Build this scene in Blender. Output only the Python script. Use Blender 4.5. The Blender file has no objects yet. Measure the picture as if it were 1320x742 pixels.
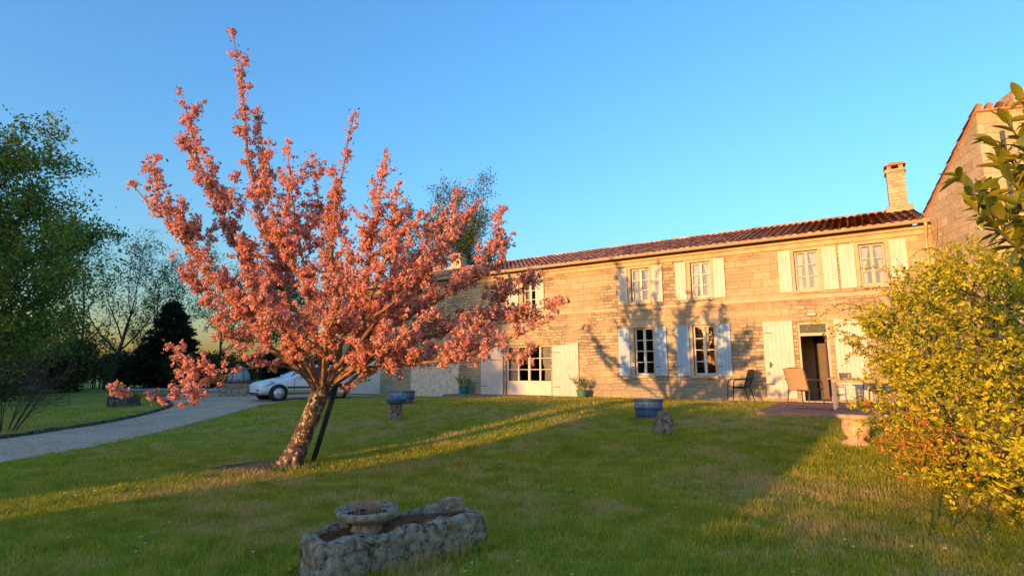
import bpy, bmesh, math, random
import numpy as np
from mathutils import Vector, Matrix, noise

SC = bpy.context.scene
COL = SC.collection
R = math.radians

# ------------------------------------------------------------------ camera, sky, sun, exposure
SUN_EL, SUN_AZ = R(4.0), R(41.0)          # light travels towards azimuth 41 deg right of the view axis
EYE = 1.45
cam_d = bpy.data.cameras.new('camera')
cam = bpy.data.objects.new('camera', cam_d); COL.objects.link(cam)
cam_d.sensor_width = 36; cam_d.lens = 19.09; cam_d.clip_start = 0.05; cam_d.clip_end = 3000
cam.location = (0, 0, EYE); cam.rotation_euler = (R(90 + 8.93), 0, 0)
SC.camera = cam

W = bpy.data.worlds.new('World'); SC.world = W; W.use_nodes = True
wn = W.node_tree
bg = wn.nodes['Background']
sky = wn.nodes.new('ShaderNodeTexSky'); sky.sky_type = 'NISHITA'; sky.sun_disc = False
sky.sun_elevation = SUN_EL; sky.sun_rotation = math.pi + SUN_AZ
sky.air_density = 1.5; sky.dust_density = 1.5; sky.ozone_density = 4.7; sky.altitude = 0
wn.links.new(sky.outputs[0], bg.inputs[0]); bg.inputs[1].default_value = 0.15

sd = bpy.data.lights.new('sun', 'SUN'); so = bpy.data.objects.new('sun', sd); COL.objects.link(so)
sd.energy = 1.25; sd.angle = R(0.5); sd.color = (1.0, 0.51, 0.17)
sdir = Vector((math.sin(SUN_AZ) * math.cos(SUN_EL), math.cos(SUN_AZ) * math.cos(SUN_EL), -math.sin(SUN_EL)))
so.rotation_euler = sdir.to_track_quat('-Z', 'Y').to_euler(); so.location = (-20, -24, 12)

vs = SC.view_settings
vs.view_transform = 'Standard'; vs.look = 'None'; vs.gamma = 1; vs.exposure = 2.65
vs.use_curve_mapping = False
SC.cycles.max_bounces = 6; SC.cycles.diffuse_bounces = 3; SC.cycles.transparent_max_bounces = 8

# ------------------------------------------------------------------ the lie of the land
AX, AY = 0.84, -0.5426                     # direction along the facade (to the right)
NX, NY = 0.5426, 0.84                      # direction through the facade (away)
def sm(x, a, b):
    t = np.clip((np.asarray(x, float) - a) / (b - a), 0, 1)
    return t * t * (3 - 2 * t)
def gz(x, y):
    d = NX * np.asarray(x) + NY * np.asarray(y); u = AX * np.asarray(x) + AY * np.asarray(y)
    return (0.6 - 0.2 * sm(-u, 8, 18)) * sm(d, 6, 15.5)
def gzf(x, y): return float(gz(x, y))

# ------------------------------------------------------------------ helpers
class MB:
    """collects geometry, then links it as one mesh object"""
    def __init__(s): s.v = []; s.f = []; s.sm = []; s.mi = []
    def add(s, vs_, fs, smooth=False, mi=0):
        o = len(s.v); s.v += [tuple(p) for p in vs_]
        for f in fs: s.f.append(tuple(i + o for i in f)); s.sm.append(smooth); s.mi.append(mi)
    def box(s, x0, x1, y0, y1, z0, z1, M=None, mi=0, bev=0.0):
        if bev > 0:
            bm = bmesh.new(); bmesh.ops.create_cube(bm, size=1)
            for v in bm.verts:
                v.co = Vector(((x0 + x1) / 2 + v.co.x * (x1 - x0), (y0 + y1) / 2 + v.co.y * (y1 - y0), (z0 + z1) / 2 + v.co.z * (z1 - z0)))
            bmesh.ops.bevel(bm, geom=list(bm.edges), offset=bev, segments=2, affect='EDGES', profile=0.6)
            P = [(M @ v.co) if M else v.co.copy() for v in bm.verts]
            bm.verts.index_update()
            s.add(P, [[v.index for v in f.verts] for f in bm.faces], False, mi); bm.free(); return
        P = [Vector(p) for p in ((x0,y0,z0),(x1,y0,z0),(x1,y1,z0),(x0,y1,z0),(x0,y0,z1),(x1,y0,z1),(x1,y1,z1),(x0,y1,z1))]
        if M: P = [M @ p for p in P]
        s.add(P, [(0,3,2,1),(4,5,6,7),(0,1,5,4),(1,2,6,5),(2,3,7,6),(3,0,4,7)], False, mi)
    def quad(s, a, b, c, d, mi=0): s.add([a, b, c, d], [(0, 1, 2, 3)], False, mi)
    def tube(s, pts, rad, n=8, cap=True, mi=0):
        pts = [Vector(p) for p in pts]
        if not hasattr(rad, '__len__'): rad = [rad] * len(pts)
        V = []; x = None
        for i, p in enumerate(pts):
            t = (pts[min(i + 1, len(pts) - 1)] - pts[max(i - 1, 0)])
            t = t.normalized() if t.length > 1e-9 else Vector((0, 0, 1))
            if x is None: x = t.orthogonal()
            x = x - t * x.dot(t)
            if x.length < 1e-4: x = t.orthogonal()
            x.normalize(); y = t.cross(x)
            for k in range(n):
                an = 2 * math.pi * k / n
                V.append(p + (x * math.cos(an) + y * math.sin(an)) * rad[i])
        F = [(i*n+k, i*n+(k+1) % n, (i+1)*n+(k+1) % n, (i+1)*n+k) for i in range(len(pts)-1) for k in range(n)]
        if cap: F += [tuple(range(n))[::-1], tuple((len(pts)-1)*n + k for k in range(n))]
        s.add(V, F, True, mi)
    def lathe(s, prof, n=24, M=None, mi=0, wob=0.0, seed=0):
        V = []; rnd = random.Random(seed)
        for (r, z) in prof:
            for k in range(n):
                an = 2 * math.pi * k / n
                p = Vector((r * math.cos(an), r * math.sin(an), z))
                if wob: p += noise.noise_vector(p * 9 + Vector((seed, 0, 0))) * wob
                V.append(M @ p if M else p)
        F = [(i*n+k, i*n+(k+1) % n, (i+1)*n+(k+1) % n, (i+1)*n+k) for i in range(len(prof)-1) for k in range(n)]
        if prof[0][0] > 1e-6: F.append(tuple(range(n))[::-1])
        if prof[-1][0] > 1e-6: F.append(tuple((len(prof)-1)*n + k for k in range(n)))
        s.add(V, F, True, mi)
    def prism(s, poly, y0, y1, M=None, mi=0):
        """polygon in x,z extruded along y"""
        n = len(poly)
        P = [Vector((x, y0, z)) for x, z in poly] + [Vector((x, y1, z)) for x, z in poly]
        if M: P = [M @ p for p in P]
        s.add(P, [tuple(range(n)), tuple(range(2*n-1, n-1, -1))] + [(i, i+n, (i+1) % n + n, (i+1) % n) for i in range(n)], False, mi)
    def build(s, name, mat, parent=None, loc=None):
        me = bpy.data.meshes.new(name)
        me.from_pydata([tuple(p) for p in s.v], [], s.f)
        mats = mat if isinstance(mat, (list, tuple)) else [mat]
        for m in mats: me.materials.append(m)
        me.polygons.foreach_set('use_smooth', s.sm); me.polygons.foreach_set('material_index', s.mi)
        me.update()
        bm = bmesh.new(); bm.from_mesh(me); bmesh.ops.recalc_face_normals(bm, faces=bm.faces); bm.to_mesh(me); bm.free()
        return link(name, me, parent, loc)
def link(name, me, parent=None, loc=None):
    o = bpy.data.objects.new(name, me); COL.objects.link(o)
    if parent is not None: o.parent = parent
    if loc is not None: o.location = loc
    return o
def tag(o, label=None, cat=None, group=None, kind=None):
    for k, v in (('label', label), ('category', cat), ('group', group), ('kind', kind)):
        if v: o[k] = v
    return o
def thing(name, label, cat, loc, rz=0.0, group=None):
    o = bpy.data.objects.new(name, None); COL.objects.link(o)
    o.empty_display_size = 0.2; o.location = loc; o.rotation_euler = (0, 0, rz)
    return tag(o, label, cat, group)
def copy_tree(o, parent=None):
    c = o.copy(); COL.objects.link(c)
    if parent is not None: c.parent = parent
    for ch in [k for k in COL.objects if k.parent == o]: copy_tree(ch, c)
    return c
def rot(rz=0, rx=0, ry=0, t=(0, 0, 0)):
    return Matrix.Translation(t) @ Matrix.Rotation(rz, 4, 'Z') @ Matrix.Rotation(rx, 4, 'X') @ Matrix.Rotation(ry, 4, 'Y')

def mesh_np(name, V, F, mat, parent=None, smooth=False, loc=None):
    """numpy verts (n,3) and faces (m,k) to a linked object"""
    V = np.ascontiguousarray(V, np.float32); F = np.ascontiguousarray(F, np.int32)
    me = bpy.data.meshes.new(name); k = F.shape[1]
    me.vertices.add(len(V)); me.vertices.foreach_set('co', V.ravel())
    me.loops.add(F.size); me.loops.foreach_set('vertex_index', F.ravel())
    me.polygons.add(len(F)); me.polygons.foreach_set('loop_start', np.arange(len(F), dtype=np.int32) * k)
    me.update(calc_edges=True)
    me.polygons.foreach_set('use_smooth', [smooth] * len(F))
    me.materials.append(mat); me.validate()
    return link(name, me, parent, loc)
def unit(a): return a / np.maximum(np.linalg.norm(a, axis=1, keepdims=True), 1e-9)
def leaf_arrays(P, size, aspect, rng, axis=None, spread=1.0, fold=0.25, vary=0.35, nrm=None, flat=.5):
    """one folded four-cornered leaf at each point; axis = preferred direction of the leaf's length"""
    n = len(P)
    d = rng.normal(size=(n, 3))
    if axis is not None: d = axis + d * spread
    d = unit(d); up = rng.normal(size=(n, 3))
    if nrm is not None: up = nrm + up * flat
    t = unit(np.cross(d, up)); nn = np.cross(t, d)
    s = (size * (1 + vary * rng.uniform(-1, 1, n)))[:, None]
    w = s * aspect * 0.5
    A = P; B = P + d * s * 0.5 + t * w + nn * w * fold * 2; C = P + d * s; D = P + d * s * 0.5 - t * w + nn * w * fold * 2
    V = np.stack([A, B, C, D], 1).reshape(-1, 3)
    F = np.arange(4 * n).reshape(n, 4)
    return V, F
def leaves(name, P, size, aspect, mat, rng, parent=None, **kw):
    V, F = leaf_arrays(np.asarray(P, float), size, aspect, rng, **kw)
    return mesh_np(name, V, F, mat, parent)
def spline(pts, step=0.12):
    """Catmull-Rom through points (any dimension), resampled"""
    P = [np.asarray(p, float) for p in pts]
    P = [2 * P[0] - P[1]] + P + [2 * P[-1] - P[-2]]
    out = []
    for i in range(1, len(P) - 2):
        p0, p1, p2, p3 = P[i-1], P[i], P[i+1], P[i+2]
        m = max(2, int(np.linalg.norm((p2 - p1)[:3]) / step))
        for k in range(m):
            t = k / m
            out.append(0.5 * ((2*p1) + (-p0+p2)*t + (2*p0-5*p1+4*p2-p3)*t*t + (-p0+3*p1-3*p2+p3)*t**3))
    out.append(P[-2]); return out

# ------------------------------------------------------------------ materials
def mat_new(name):
    m = bpy.data.materials.new(name); m.use_nodes = True
    nt = m.node_tree; b = nt.nodes['Principled BSDF']
    return m, nt, b
def N(nt, typ, **kw):
    n = nt.nodes.new(typ)
    for k, v in kw.items():
        if k in ('operation', 'blend_type', 'data_type', 'feature', 'distance', 'noise_dimensions', 'offset', 'squash', 'offset_frequency', 'squash_frequency', 'clamp', 'interpolation_type'):
            setattr(n, k, v)
        else: n.inputs[k].default_value = v
    return n
def mathn(nt, op, a, b=None, clamp=False):
    n = nt.nodes.new('ShaderNodeMath'); n.operation = op; n.use_clamp = clamp
    for i, x in enumerate((a, b)):
        if x is None: continue
        if isinstance(x, (int, float)): n.inputs[i].default_value = x
        else: nt.links.new(x, n.inputs[i])
    return n.outputs[0]
def mixc(nt, fac, a, b, mode='MIX'):
    n = nt.nodes.new('ShaderNodeMix'); n.data_type = 'RGBA'; n.blend_type = mode
    for sock, x in ((n.inputs[0], fac), (n.inputs[6], a), (n.inputs[7], b)):
        if isinstance(x, (int, float)): sock.default_value = x
        elif isinstance(x, tuple): sock.default_value = (*x, 1)
        else: nt.links.new(x, sock)
    return n.outputs[2]
def ramp(nt, fac, stops):
    n = nt.nodes.new('ShaderNodeValToRGB')
    e = n.color_ramp.elements
    while len(e) < len(stops): e.new(0.5)
    for i, (p, c) in enumerate(stops):
        e[i].position = p; e[i].color = (*c, 1) if isinstance(c, tuple) else (c, c, c, 1)
    nt.links.new(fac, n.inputs[0]); return n.outputs[0]
def noise_n(nt, vec, scale, detail=3, rough=0.55, dist=0.0):
    n = N(nt, 'ShaderNodeTexNoise', Scale=scale, Detail=detail, Roughness=rough, Distortion=dist)
    if vec is not None: nt.links.new(vec, n.inputs['Vector'])
    return n.outputs[0]
def objco(nt): return nt.nodes.new('ShaderNodeTexCoord').outputs['Object']
def bump(nt, b, h, strength=0.4, dist=0.02):
    n = nt.nodes.new('ShaderNodeBump'); n.inputs['Strength'].default_value = strength; n.inputs['Distance'].default_value = dist
    nt.links.new(h, n.inputs['Height']); nt.links.new(n.outputs[0], b.inputs['Normal'])
def simple(name, col, rough=0.6, var=0.15, scale=8.0, metal=0.0, bmp=0.0, spec=0.5):
    m, nt, b = mat_new(name); co = objco(nt)
    f = noise_n(nt, co, scale, 4)
    dark = tuple(c * (1 - var) for c in col); lite = tuple(min(1, c * (1 + var)) for c in col)
    nt.links.new(ramp(nt, f, [(0.3, dark), (0.7, lite)]), b.inputs['Base Color'])
    b.inputs['Roughness'].default_value = rough; b.inputs['Metallic'].default_value = metal
    b.inputs['Specular IOR Level'].default_value = spec
    if bmp: bump(nt, b, noise_n(nt, co, scale * 4, 4), bmp, 0.01)
    return m
def leafmat(name, cols, transl=0.35, rough=0.55, spec=0.25):
    """leaf colours vary leaf by leaf; part of the light passes through"""
    m, nt, b = mat_new(name)
    g = nt.nodes.new('ShaderNodeNewGeometry')
    st = [(i / max(1, len(cols) - 1), c) for i, c in enumerate(cols)]
    c = ramp(nt, g.outputs['Random Per Island'], st)
    nt.links.new(c, b.inputs['Base Color']); b.inputs['Roughness'].default_value = rough
    b.inputs['Specular IOR Level'].default_value = spec
    t = nt.nodes.new('ShaderNodeBsdfTranslucent'); nt.links.new(c, t.inputs[0])
    mx = nt.nodes.new('ShaderNodeMixShader'); mx.inputs[0].default_value = transl
    nt.links.new(b.outputs[0], mx.inputs[1]); nt.links.new(t.outputs[0], mx.inputs[2])
    nt.links.new(mx.outputs[0], nt.nodes['Material Output'].inputs[0])
    return m

def lawn_colour(nt, co):
    big = noise_n(nt, co, 0.45, 4, 0.6, 0.4)
    mid = noise_n(nt, co, 2.3, 5, 0.65)
    fine = noise_n(nt, co, 38, 3, 0.6)
    c = ramp(nt, mid, [(0.30, (0.26, 0.31, 0.026)), (0.52, (0.43, 0.42, 0.040)), (0.72, (0.60, 0.49, 0.07))])
    dry = ramp(nt, mathn(nt, 'ADD', mathn(nt, 'MULTIPLY', big, 0.62), mathn(nt, 'MULTIPLY', mid, 0.45)), [(0.525, 0.0), (0.64, 1.0)])
    c = mixc(nt, mathn(nt, 'MULTIPLY', dry, 0.8), c, (0.62, 0.43, 0.17))
    return mixc(nt, 0.55, c, ramp(nt, fine, [(0.3, 0.62), (0.7, 1.0)]), 'MULTIPLY'), fine
def lawn_mat():
    m, nt, b = mat_new('lawn turf'); co = objco(nt)
    c, f = lawn_colour(nt, co)
    nt.links.new(c, b.inputs['Base Color']); b.inputs['Roughness'].default_value = 0.95; b.inputs['Specular IOR Level'].default_value = 0.1
    bump(nt, b, mathn(nt, 'ADD', f, noise_n(nt, co, 120, 2)), 0.9, 0.04)
    return m
def blade_mat():
    m, nt, b = mat_new('grass blades'); co = objco(nt)
    c, f = lawn_colour(nt, co)
    g = nt.nodes.new('ShaderNodeNewGeometry')
    c = mixc(nt, 0.6, c, ramp(nt, g.outputs['Random Per Island'], [(0, (0.85, 0.9, 0.7)), (0.6, (1.3, 1.3, 1.1)), (1, (1.8, 1.65, 1.4))]), 'MULTIPLY')
    nt.links.new(c, b.inputs['Base Color']); b.inputs['Roughness'].default_value = 0.7; b.inputs['Specular IOR Level'].default_value = 0.2
    t = nt.nodes.new('ShaderNodeBsdfTranslucent'); nt.links.new(c, t.inputs[0])
    mx = nt.nodes.new('ShaderNodeMixShader'); mx.inputs[0].default_value = 0.4
    nt.links.new(b.outputs[0], mx.inputs[1]); nt.links.new(t.outputs[0], mx.inputs[2])
    nt.links.new(mx.outputs[0], nt.nodes['Material Output'].inputs[0])
    return m
def gravel_mat():
    m, nt, b = mat_new('gravel'); co = objco(nt)
    v = N(nt, 'ShaderNodeTexVoronoi', Scale=26.0); nt.links.new(co, v.inputs['Vector'])
    c = ramp(nt, noise_n(nt, v.outputs['Color'], 3.0, 1), [(0.25, (0.36, 0.20, 0.11)), (0.5, (0.74, 0.46, 0.28)), (0.75, (0.86, 0.62, 0.42))])
    p = noise_n(nt, co, 0.8, 4)
    c = mixc(nt, 0.6, c, ramp(nt, p, [(0.3, 0.62), (0.7, 1.0)]), 'MULTIPLY')
    nt.links.new(c, b.inputs['Base Color']); b.inputs['Roughness'].default_value = 0.95
    bump(nt, b, mathn(nt, 'SUBTRACT', 1.0, v.outputs['Distance']), 0.8, 0.03)
    return m
def stone_mat(name, base, zone=True, seed=0.0):
    """coursed rubble with ashlar patches; coordinates are metres along and up the wall"""
    m, nt, b = mat_new(name); co = objco(nt)
    sep = nt.nodes.new('ShaderNodeSeparateXYZ'); nt.links.new(co, sep.inputs[0])
    cmb = nt.nodes.new('ShaderNodeCombineXYZ')
    nt.links.new(mathn(nt, 'ADD', mathn(nt, 'ADD', sep.outputs[0], sep.outputs[1]), seed), cmb.inputs[0]); nt.links.new(sep.outputs[2], cmb.inputs[1])
    wob = N(nt, 'ShaderNodeTexNoise', Scale=1.7, Detail=3.0); nt.links.new(cmb.outputs[0], wob.inputs['Vector'])
    def warped(amount):
        w = nt.nodes.new('ShaderNodeVectorMath'); w.operation = 'MULTIPLY_ADD'
        nt.links.new(wob.outputs['Color'], w.inputs[0]); w.inputs[1].default_value = (amount, amount * 0.6, 0); nt.links.new(cmb.outputs[0], w.inputs[2])
        return w.outputs[0]
    def brick(w, h, mortar, amount, freq):
        br = N(nt, 'ShaderNodeTexBrick', offset=0.43, squash=0.7, offset_frequency=2, squash_frequency=freq)
        br.inputs['Scale'].default_value = 1.0; br.inputs['Mortar Size'].default_value = mortar; br.inputs['Mortar Smooth'].default_value = 0.35
        br.inputs['Brick Width'].default_value = w; br.inputs['Row Height'].default_value = h; br.inputs['Bias'].default_value = 0.0
        br.inputs['Color1'].default_value = (0, 0, 0, 1); br.inputs['Color2'].default_value = (1, 1, 1, 1); br.inputs['Mortar'].default_value = (0.5, 0.5, 0.5, 1)
        nt.links.new(warped(amount), br.inputs['Vector']); return br
    small = brick(0.33, 0.115, 0.013, 0.26, 3); large = brick(0.52, 0.24, 0.008, 0.05, 5)
    zone_n = noise_n(nt, cmb.outputs[0], 0.42, 4, 0.6)
    msk = ramp(nt, zone_n, [(0.45, 0.0), (0.56, 1.0)] if zone else [(0.60, 0.0), (0.72, 1.0)])           # where the facing is rubble
    l = lambda k: tuple(c * k for c in base)
    grey = (base[0] * 0.74, base[1] * 0.76, base[2] * 0.80)
    cs = ramp(nt, small.outputs['Color'], [(0.0, l(0.50)), (0.3, grey), (0.55, l(0.95)), (1.0, l(1.22))])
    cl = ramp(nt, large.outputs['Color'], [(0.0, l(0.82)), (0.5, l(1.0)), (1.0, l(1.13))])
    cs = mixc(nt, small.outputs['Fac'], cs, l(0.52)); cl = mixc(nt, mathn(nt, 'MULTIPLY', large.outputs['Fac'], 0.5), cl, l(0.74))
    c = mixc(nt, msk, cl, cs)
    fine = noise_n(nt, co, 14, 5, 0.7); c = mixc(nt, 0.6, c, ramp(nt, fine, [(0.25, 0.6), (0.75, 1.0)]), 'MULTIPLY')
    st = noise_n(nt, cmb.outputs[0], 0.9, 5, 0.65, 0.6); c = mixc(nt, 0.55, c, ramp(nt, st, [(0.32, (0.70, 0.69, 0.68)), (0.58, (1.0, 1.0, 1.0))]), 'MULTIPLY')
    if zone:                                                      # damp foot of the wall and streaks below the string course
        foot = mathn(nt, 'ADD', sep.outputs[2], mathn(nt, 'MULTIPLY', st, -0.9))
        c = mixc(nt, ramp(nt, foot, [(0.0, 0.7), (0.42, 0.0)]), c, (base[0]*.60, base[1]*.66, base[2]*.78))
        streak = mathn(nt, 'MULTIPLY', ramp(nt, mathn(nt, 'ABSOLUTE', mathn(nt, 'SUBTRACT', sep.outputs[2], 3.02)), [(0.0, 1.0), (0.22, 0.0)]), ramp(nt, noise_n(nt, cmb.outputs[0], 1.6, 4), [(0.42, 0.0), (0.6, 0.75)]))
        c = mixc(nt, streak, c, (base[0]*.42, base[1]*.40, base[2]*.42))
    nt.links.new(c, b.inputs['Base Color']); b.inputs['Roughness'].default_value = 0.92; b.inputs['Specular IOR Level'].default_value = 0.15
    hgt = nt.nodes.new('ShaderNodeMix'); nt.links.new(msk, hgt.inputs[0])
    nt.links.new(mathn(nt, 'MULTIPLY', large.outputs['Fac'], -0.6), hgt.inputs[2]); nt.links.new(mathn(nt, 'MULTIPLY', small.outputs['Fac'], -1.0), hgt.inputs[3])
    hh = mathn(nt, 'ADD', hgt.outputs[0], mathn(nt, 'ADD', mathn(nt, 'MULTIPLY', fine, 0.9), mathn(nt, 'MULTIPLY', small.outputs['Color'], 0.35)))
    bump(nt, b, hh, 0.9, 0.04)
    return m
def lichen_stone(name, base, dark, scale=9.0, orange=True):
    m, nt, b = mat_new(name); co = objco(nt)
    f1 = noise_n(nt, co, scale, 6, 0.7, 0.3); f2 = noise_n(nt, co, scale * 2.7, 5, 0.7); f3 = noise_n(nt, co, scale * 0.7, 4, 0.6)
    c = ramp(nt, f1, [(0.36, dark), (0.47, tuple(x * 0.6 for x in base)), (0.60, base), (0.72, tuple(min(1, x * 1.25) for x in base))])
    c = mixc(nt, ramp(nt, f2, [(0.56, 0.0), (0.66, 0.8)]), c, dark)
    if orange: c = mixc(nt, ramp(nt, f3, [(0.60, 0.0), (0.68, 0.7)]), c, (0.34, 0.17, 0.04))
    nt.links.new(c, b.inputs['Base Color']); b.inputs['Roughness'].default_value = 0.95; b.inputs['Specular IOR Level'].default_value = 0.1
    bump(nt, b, mathn(nt, 'ADD', f1, f2), 0.9, 0.03); return m
def bark_mat(name, dark, lite, lichen=None, scale=9.0):
    m, nt, b = mat_new(name); co = objco(nt)
    mp = nt.nodes.new('ShaderNodeMapping'); mp.inputs['Scale'].default_value = (1, 1, 0.3); nt.links.new(co, mp.inputs[0])
    f = noise_n(nt, mp.outputs[0], scale, 5, 0.65)
    c = ramp(nt, f, [(0.35, dark), (0.65, lite)])
    if lichen:
        l = noise_n(nt, co, 13, 4, 0.6); c = mixc(nt, ramp(nt, l, [(0.55, 0.0), (0.60, 0.9)]), c, lichen)
    nt.links.new(c, b.inputs['Base Color']); b.inputs['Roughness'].default_value = 0.9
    bump(nt, b, f, 0.9, 0.03); return m
def tile_mat():
    m, nt, b = mat_new('terracotta roof tiles'); co = objco(nt)
    g = nt.nodes.new('ShaderNodeNewGeometry')
    c = ramp(nt, g.outputs['Random Per Island'], [(0, (0.32, 0.14, 0.085)), (0.3, (0.56, 0.25, 0.13)), (0.65, (0.72, 0.35, 0.19)), (1, (0.80, 0.52, 0.33))])
    c = mixc(nt, 0.8, c, ramp(nt, noise_n(nt, co, 9, 5, 0.7), [(0.3, (0.62, 0.58, 0.56)), (0.62, (1, 1, 1))]), 'MULTIPLY')
    nt.links.new(c, b.inputs['Base Color']); b.inputs['Roughness'].default_value = 0.9
    bump(nt, b, noise_n(nt, co, 40, 3), 0.4, 0.01); return m
def glass_mat():
    m, nt, b = mat_new('window glass')
    tr = nt.nodes.new('ShaderNodeBsdfTransparent'); tr.inputs[0].default_value = (0.75, 0.78, 0.78, 1)
    gl = nt.nodes.new('ShaderNodeBsdfGlossy'); gl.inputs['Roughness'].default_value = 0.02
    bp = nt.nodes.new('ShaderNodeBump'); bp.inputs['Strength'].default_value = 0.12; bp.inputs['Distance'].default_value = 0.02
    nt.links.new(noise_n(nt, objco(nt), 4.0, 2), bp.inputs['Height']); nt.links.new(bp.outputs[0], gl.inputs['Normal'])
    fr = nt.nodes.new('ShaderNodeFresnel'); fr.inputs[0].default_value = 1.5
    mx = nt.nodes.new('ShaderNodeMixShader')
    nt.links.new(mathn(nt, 'ADD', mathn(nt, 'MULTIPLY', fr.outputs[0], 1.2), 0.10, True), mx.inputs[0])
    nt.links.new(tr.outputs[0], mx.inputs[1]); nt.links.new(gl.outputs[0], mx.inputs[2])
    nt.links.new(mx.outputs[0], nt.nodes['Material Output'].inputs[0]); return m
def paint_mat(name, col, dirt=0.25):
    """old paint on boards: faint plank joints run upward"""
    m, nt, b = mat_new(name); co = objco(nt)
    mp = nt.nodes.new('ShaderNodeMapping'); mp.inputs['Scale'].default_value = (1, 1, 0.12); nt.links.new(co, mp.inputs[0])
    f = noise_n(nt, mp.outputs[0], 14, 5, 0.65); p = noise_n(nt, co, 2.2, 4)
    c = mixc(nt, 1.0, ramp(nt, f, [(0.25, tuple(x * (1 - dirt*.5) for x in col)), (0.6, col)]), ramp(nt, p, [(0.25, (0.86, 0.85, 0.82)), (0.6, (1, 1, 1))]), 'MULTIPLY')
    nt.links.new(c, b.inputs['Base Color']); b.inputs['Roughness'].default_value = 0.55; b.inputs['Specular IOR Level'].default_value = 0.3
    bump(nt, b, f, 0.25, 0.006); return m

M = dict(
    lawn=lawn_mat(), blade=blade_mat(), gravel=gravel_mat(), tile=tile_mat(), glass=glass_mat(),
    wall=stone_mat('house stone', (0.58, 0.435, 0.26)), wing=stone_mat('wing stone', (0.72, 0.53, 0.31), zone=False, seed=37.3),
    band=simple('dressed stone', (0.50, 0.375, 0.235), 0.9, 0.16, 3, bmp=0.4), cream=simple('cream gutter', (0.46, 0.35, 0.20), 0.5, 0.1),
    white=paint_mat('white paint', (0.68, 0.60, 0.50)), shutter=paint_mat('shutter paint', (0.62, 0.55, 0.47), .4), blueshutter=paint_mat('bluish shutter boards', (0.37, 0.50, 0.60), .4),
    greywhite=paint_mat('frame paint', (0.52, 0.44, 0.34)), plaster=simple('interior plaster', (0.40, 0.31, 0.22), 0.9, 0.1),
    darkwood=simple('dark wood', (0.035, 0.025, 0.02), 0.6, 0.3), iron=simple('black iron', (0.02, 0.02, 0.022), 0.5, 0.2, metal=0.4),
    curtain=simple('curtain cloth', (0.42, 0.40, 0.33), 0.95, 0.2, 3), paving=stone_mat('paving', (0.33, 0.215, 0.165), zone=False, seed=9.0),
    soil=simple('soil', (0.075, 0.048, 0.034), 1.0, 0.5, 20, bmp=1.0), kerb=lichen_stone('edging stone', (0.16, 0.14, 0.12), (0.03, 0.025, 0.02), 6, False),
    bark=bark_mat('cherry trunk bark', (0.035, 0.020, 0.017), (0.13, 0.07, 0.05), (0.46, 0.40, 0.24)),
    limb=bark_mat('cherry limb bark', (0.15, 0.075, 0.035), (0.34, 0.19, 0.09)),
    darkbark=bark_mat('dark bark', (0.022, 0.018, 0.015), (0.075, 0.06, 0.048)), greybark=bark_mat('grey bark', (0.05, 0.042, 0.035), (0.15, 0.12, 0.10)),
    stake=bark_mat('weathered stake', (0.035, 0.028, 0.022), (0.10, 0.08, 0.065)),
    trough=lichen_stone('trough stone', (0.52, 0.41, 0.29), (0.05, 0.038, 0.026), 15), rock=lichen_stone('dark rock', (0.36, 0.29, 0.22), (0.028, 0.022, 0.018), 11, False),
    bowl=lichen_stone('bowl stone', (0.62, 0.48, 0.33), (0.24, 0.19, 0.13), 22, False), moss=lichen_stone('moss and soil', (0.30, 0.13, 0.05), (0.05, 0.026, 0.014), 20, False),
    terracotta=simple('terracotta', (0.56, 0.36, 0.23), 0.9, 0.35, 12, bmp=0.7), teal=simple('teal glaze', (0.01, 0.17, 0.20), 0.25, 0.2), green=simple('green glaze', (0.08, 0.20, 0.12), 0.35, 0.2),
    blue=paint_mat('blue barrel paint', (0.055, 0.16, 0.34), 0.5), hoop=simple('barrel hoop', (0.03, 0.05, 0.10), 0.6, 0.3, metal=0.2),
    carpaint=simple('white car paint', (0.72, 0.75, 0.78), 0.18, 0.02), carglass=simple('car glass', (0.015, 0.02, 0.025), 0.05, 0.1), rubber=simple('rubber', (0.02, 0.02, 0.02), 0.85, 0.2),
    alloy=simple('wheel cover', (0.55, 0.56, 0.58), 0.35, 0.05, metal=0.5), lampglass=simple('headlight lens', (0.34, 0.37, 0.40), 0.08, 0.05), plate=simple('number plate', (0.7, 0.7, 0.66), 0.5, 0.05),
    wicker=simple('tan woven plastic', (0.40, 0.27, 0.15), 0.7, 0.25, 60, bmp=0.6), blackmesh=simple('black chair mesh', (0.03, 0.028, 0.03), 0.6, 0.25, 60), bluegrey=simple('blue grey chair fabric', (0.20, 0.27, 0.33), 0.7, 0.15),
    brown=simple('brown frame', (0.09, 0.06, 0.045), 0.5, 0.2), tabletop=simple('wood table', (0.36, 0.25, 0.15), 0.6, 0.25, 5), red=simple('red plastic', (0.5, 0.06, 0.03), 0.5, 0.1),
    zinc=simple('zinc', (0.09, 0.10, 0.115), 0.5, 0.15), darkhedge=leafmat('dark hedge leaves', [(0.012, 0.022, 0.008), (0.028, 0.045, 0.014)], 0.2),
)

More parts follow.
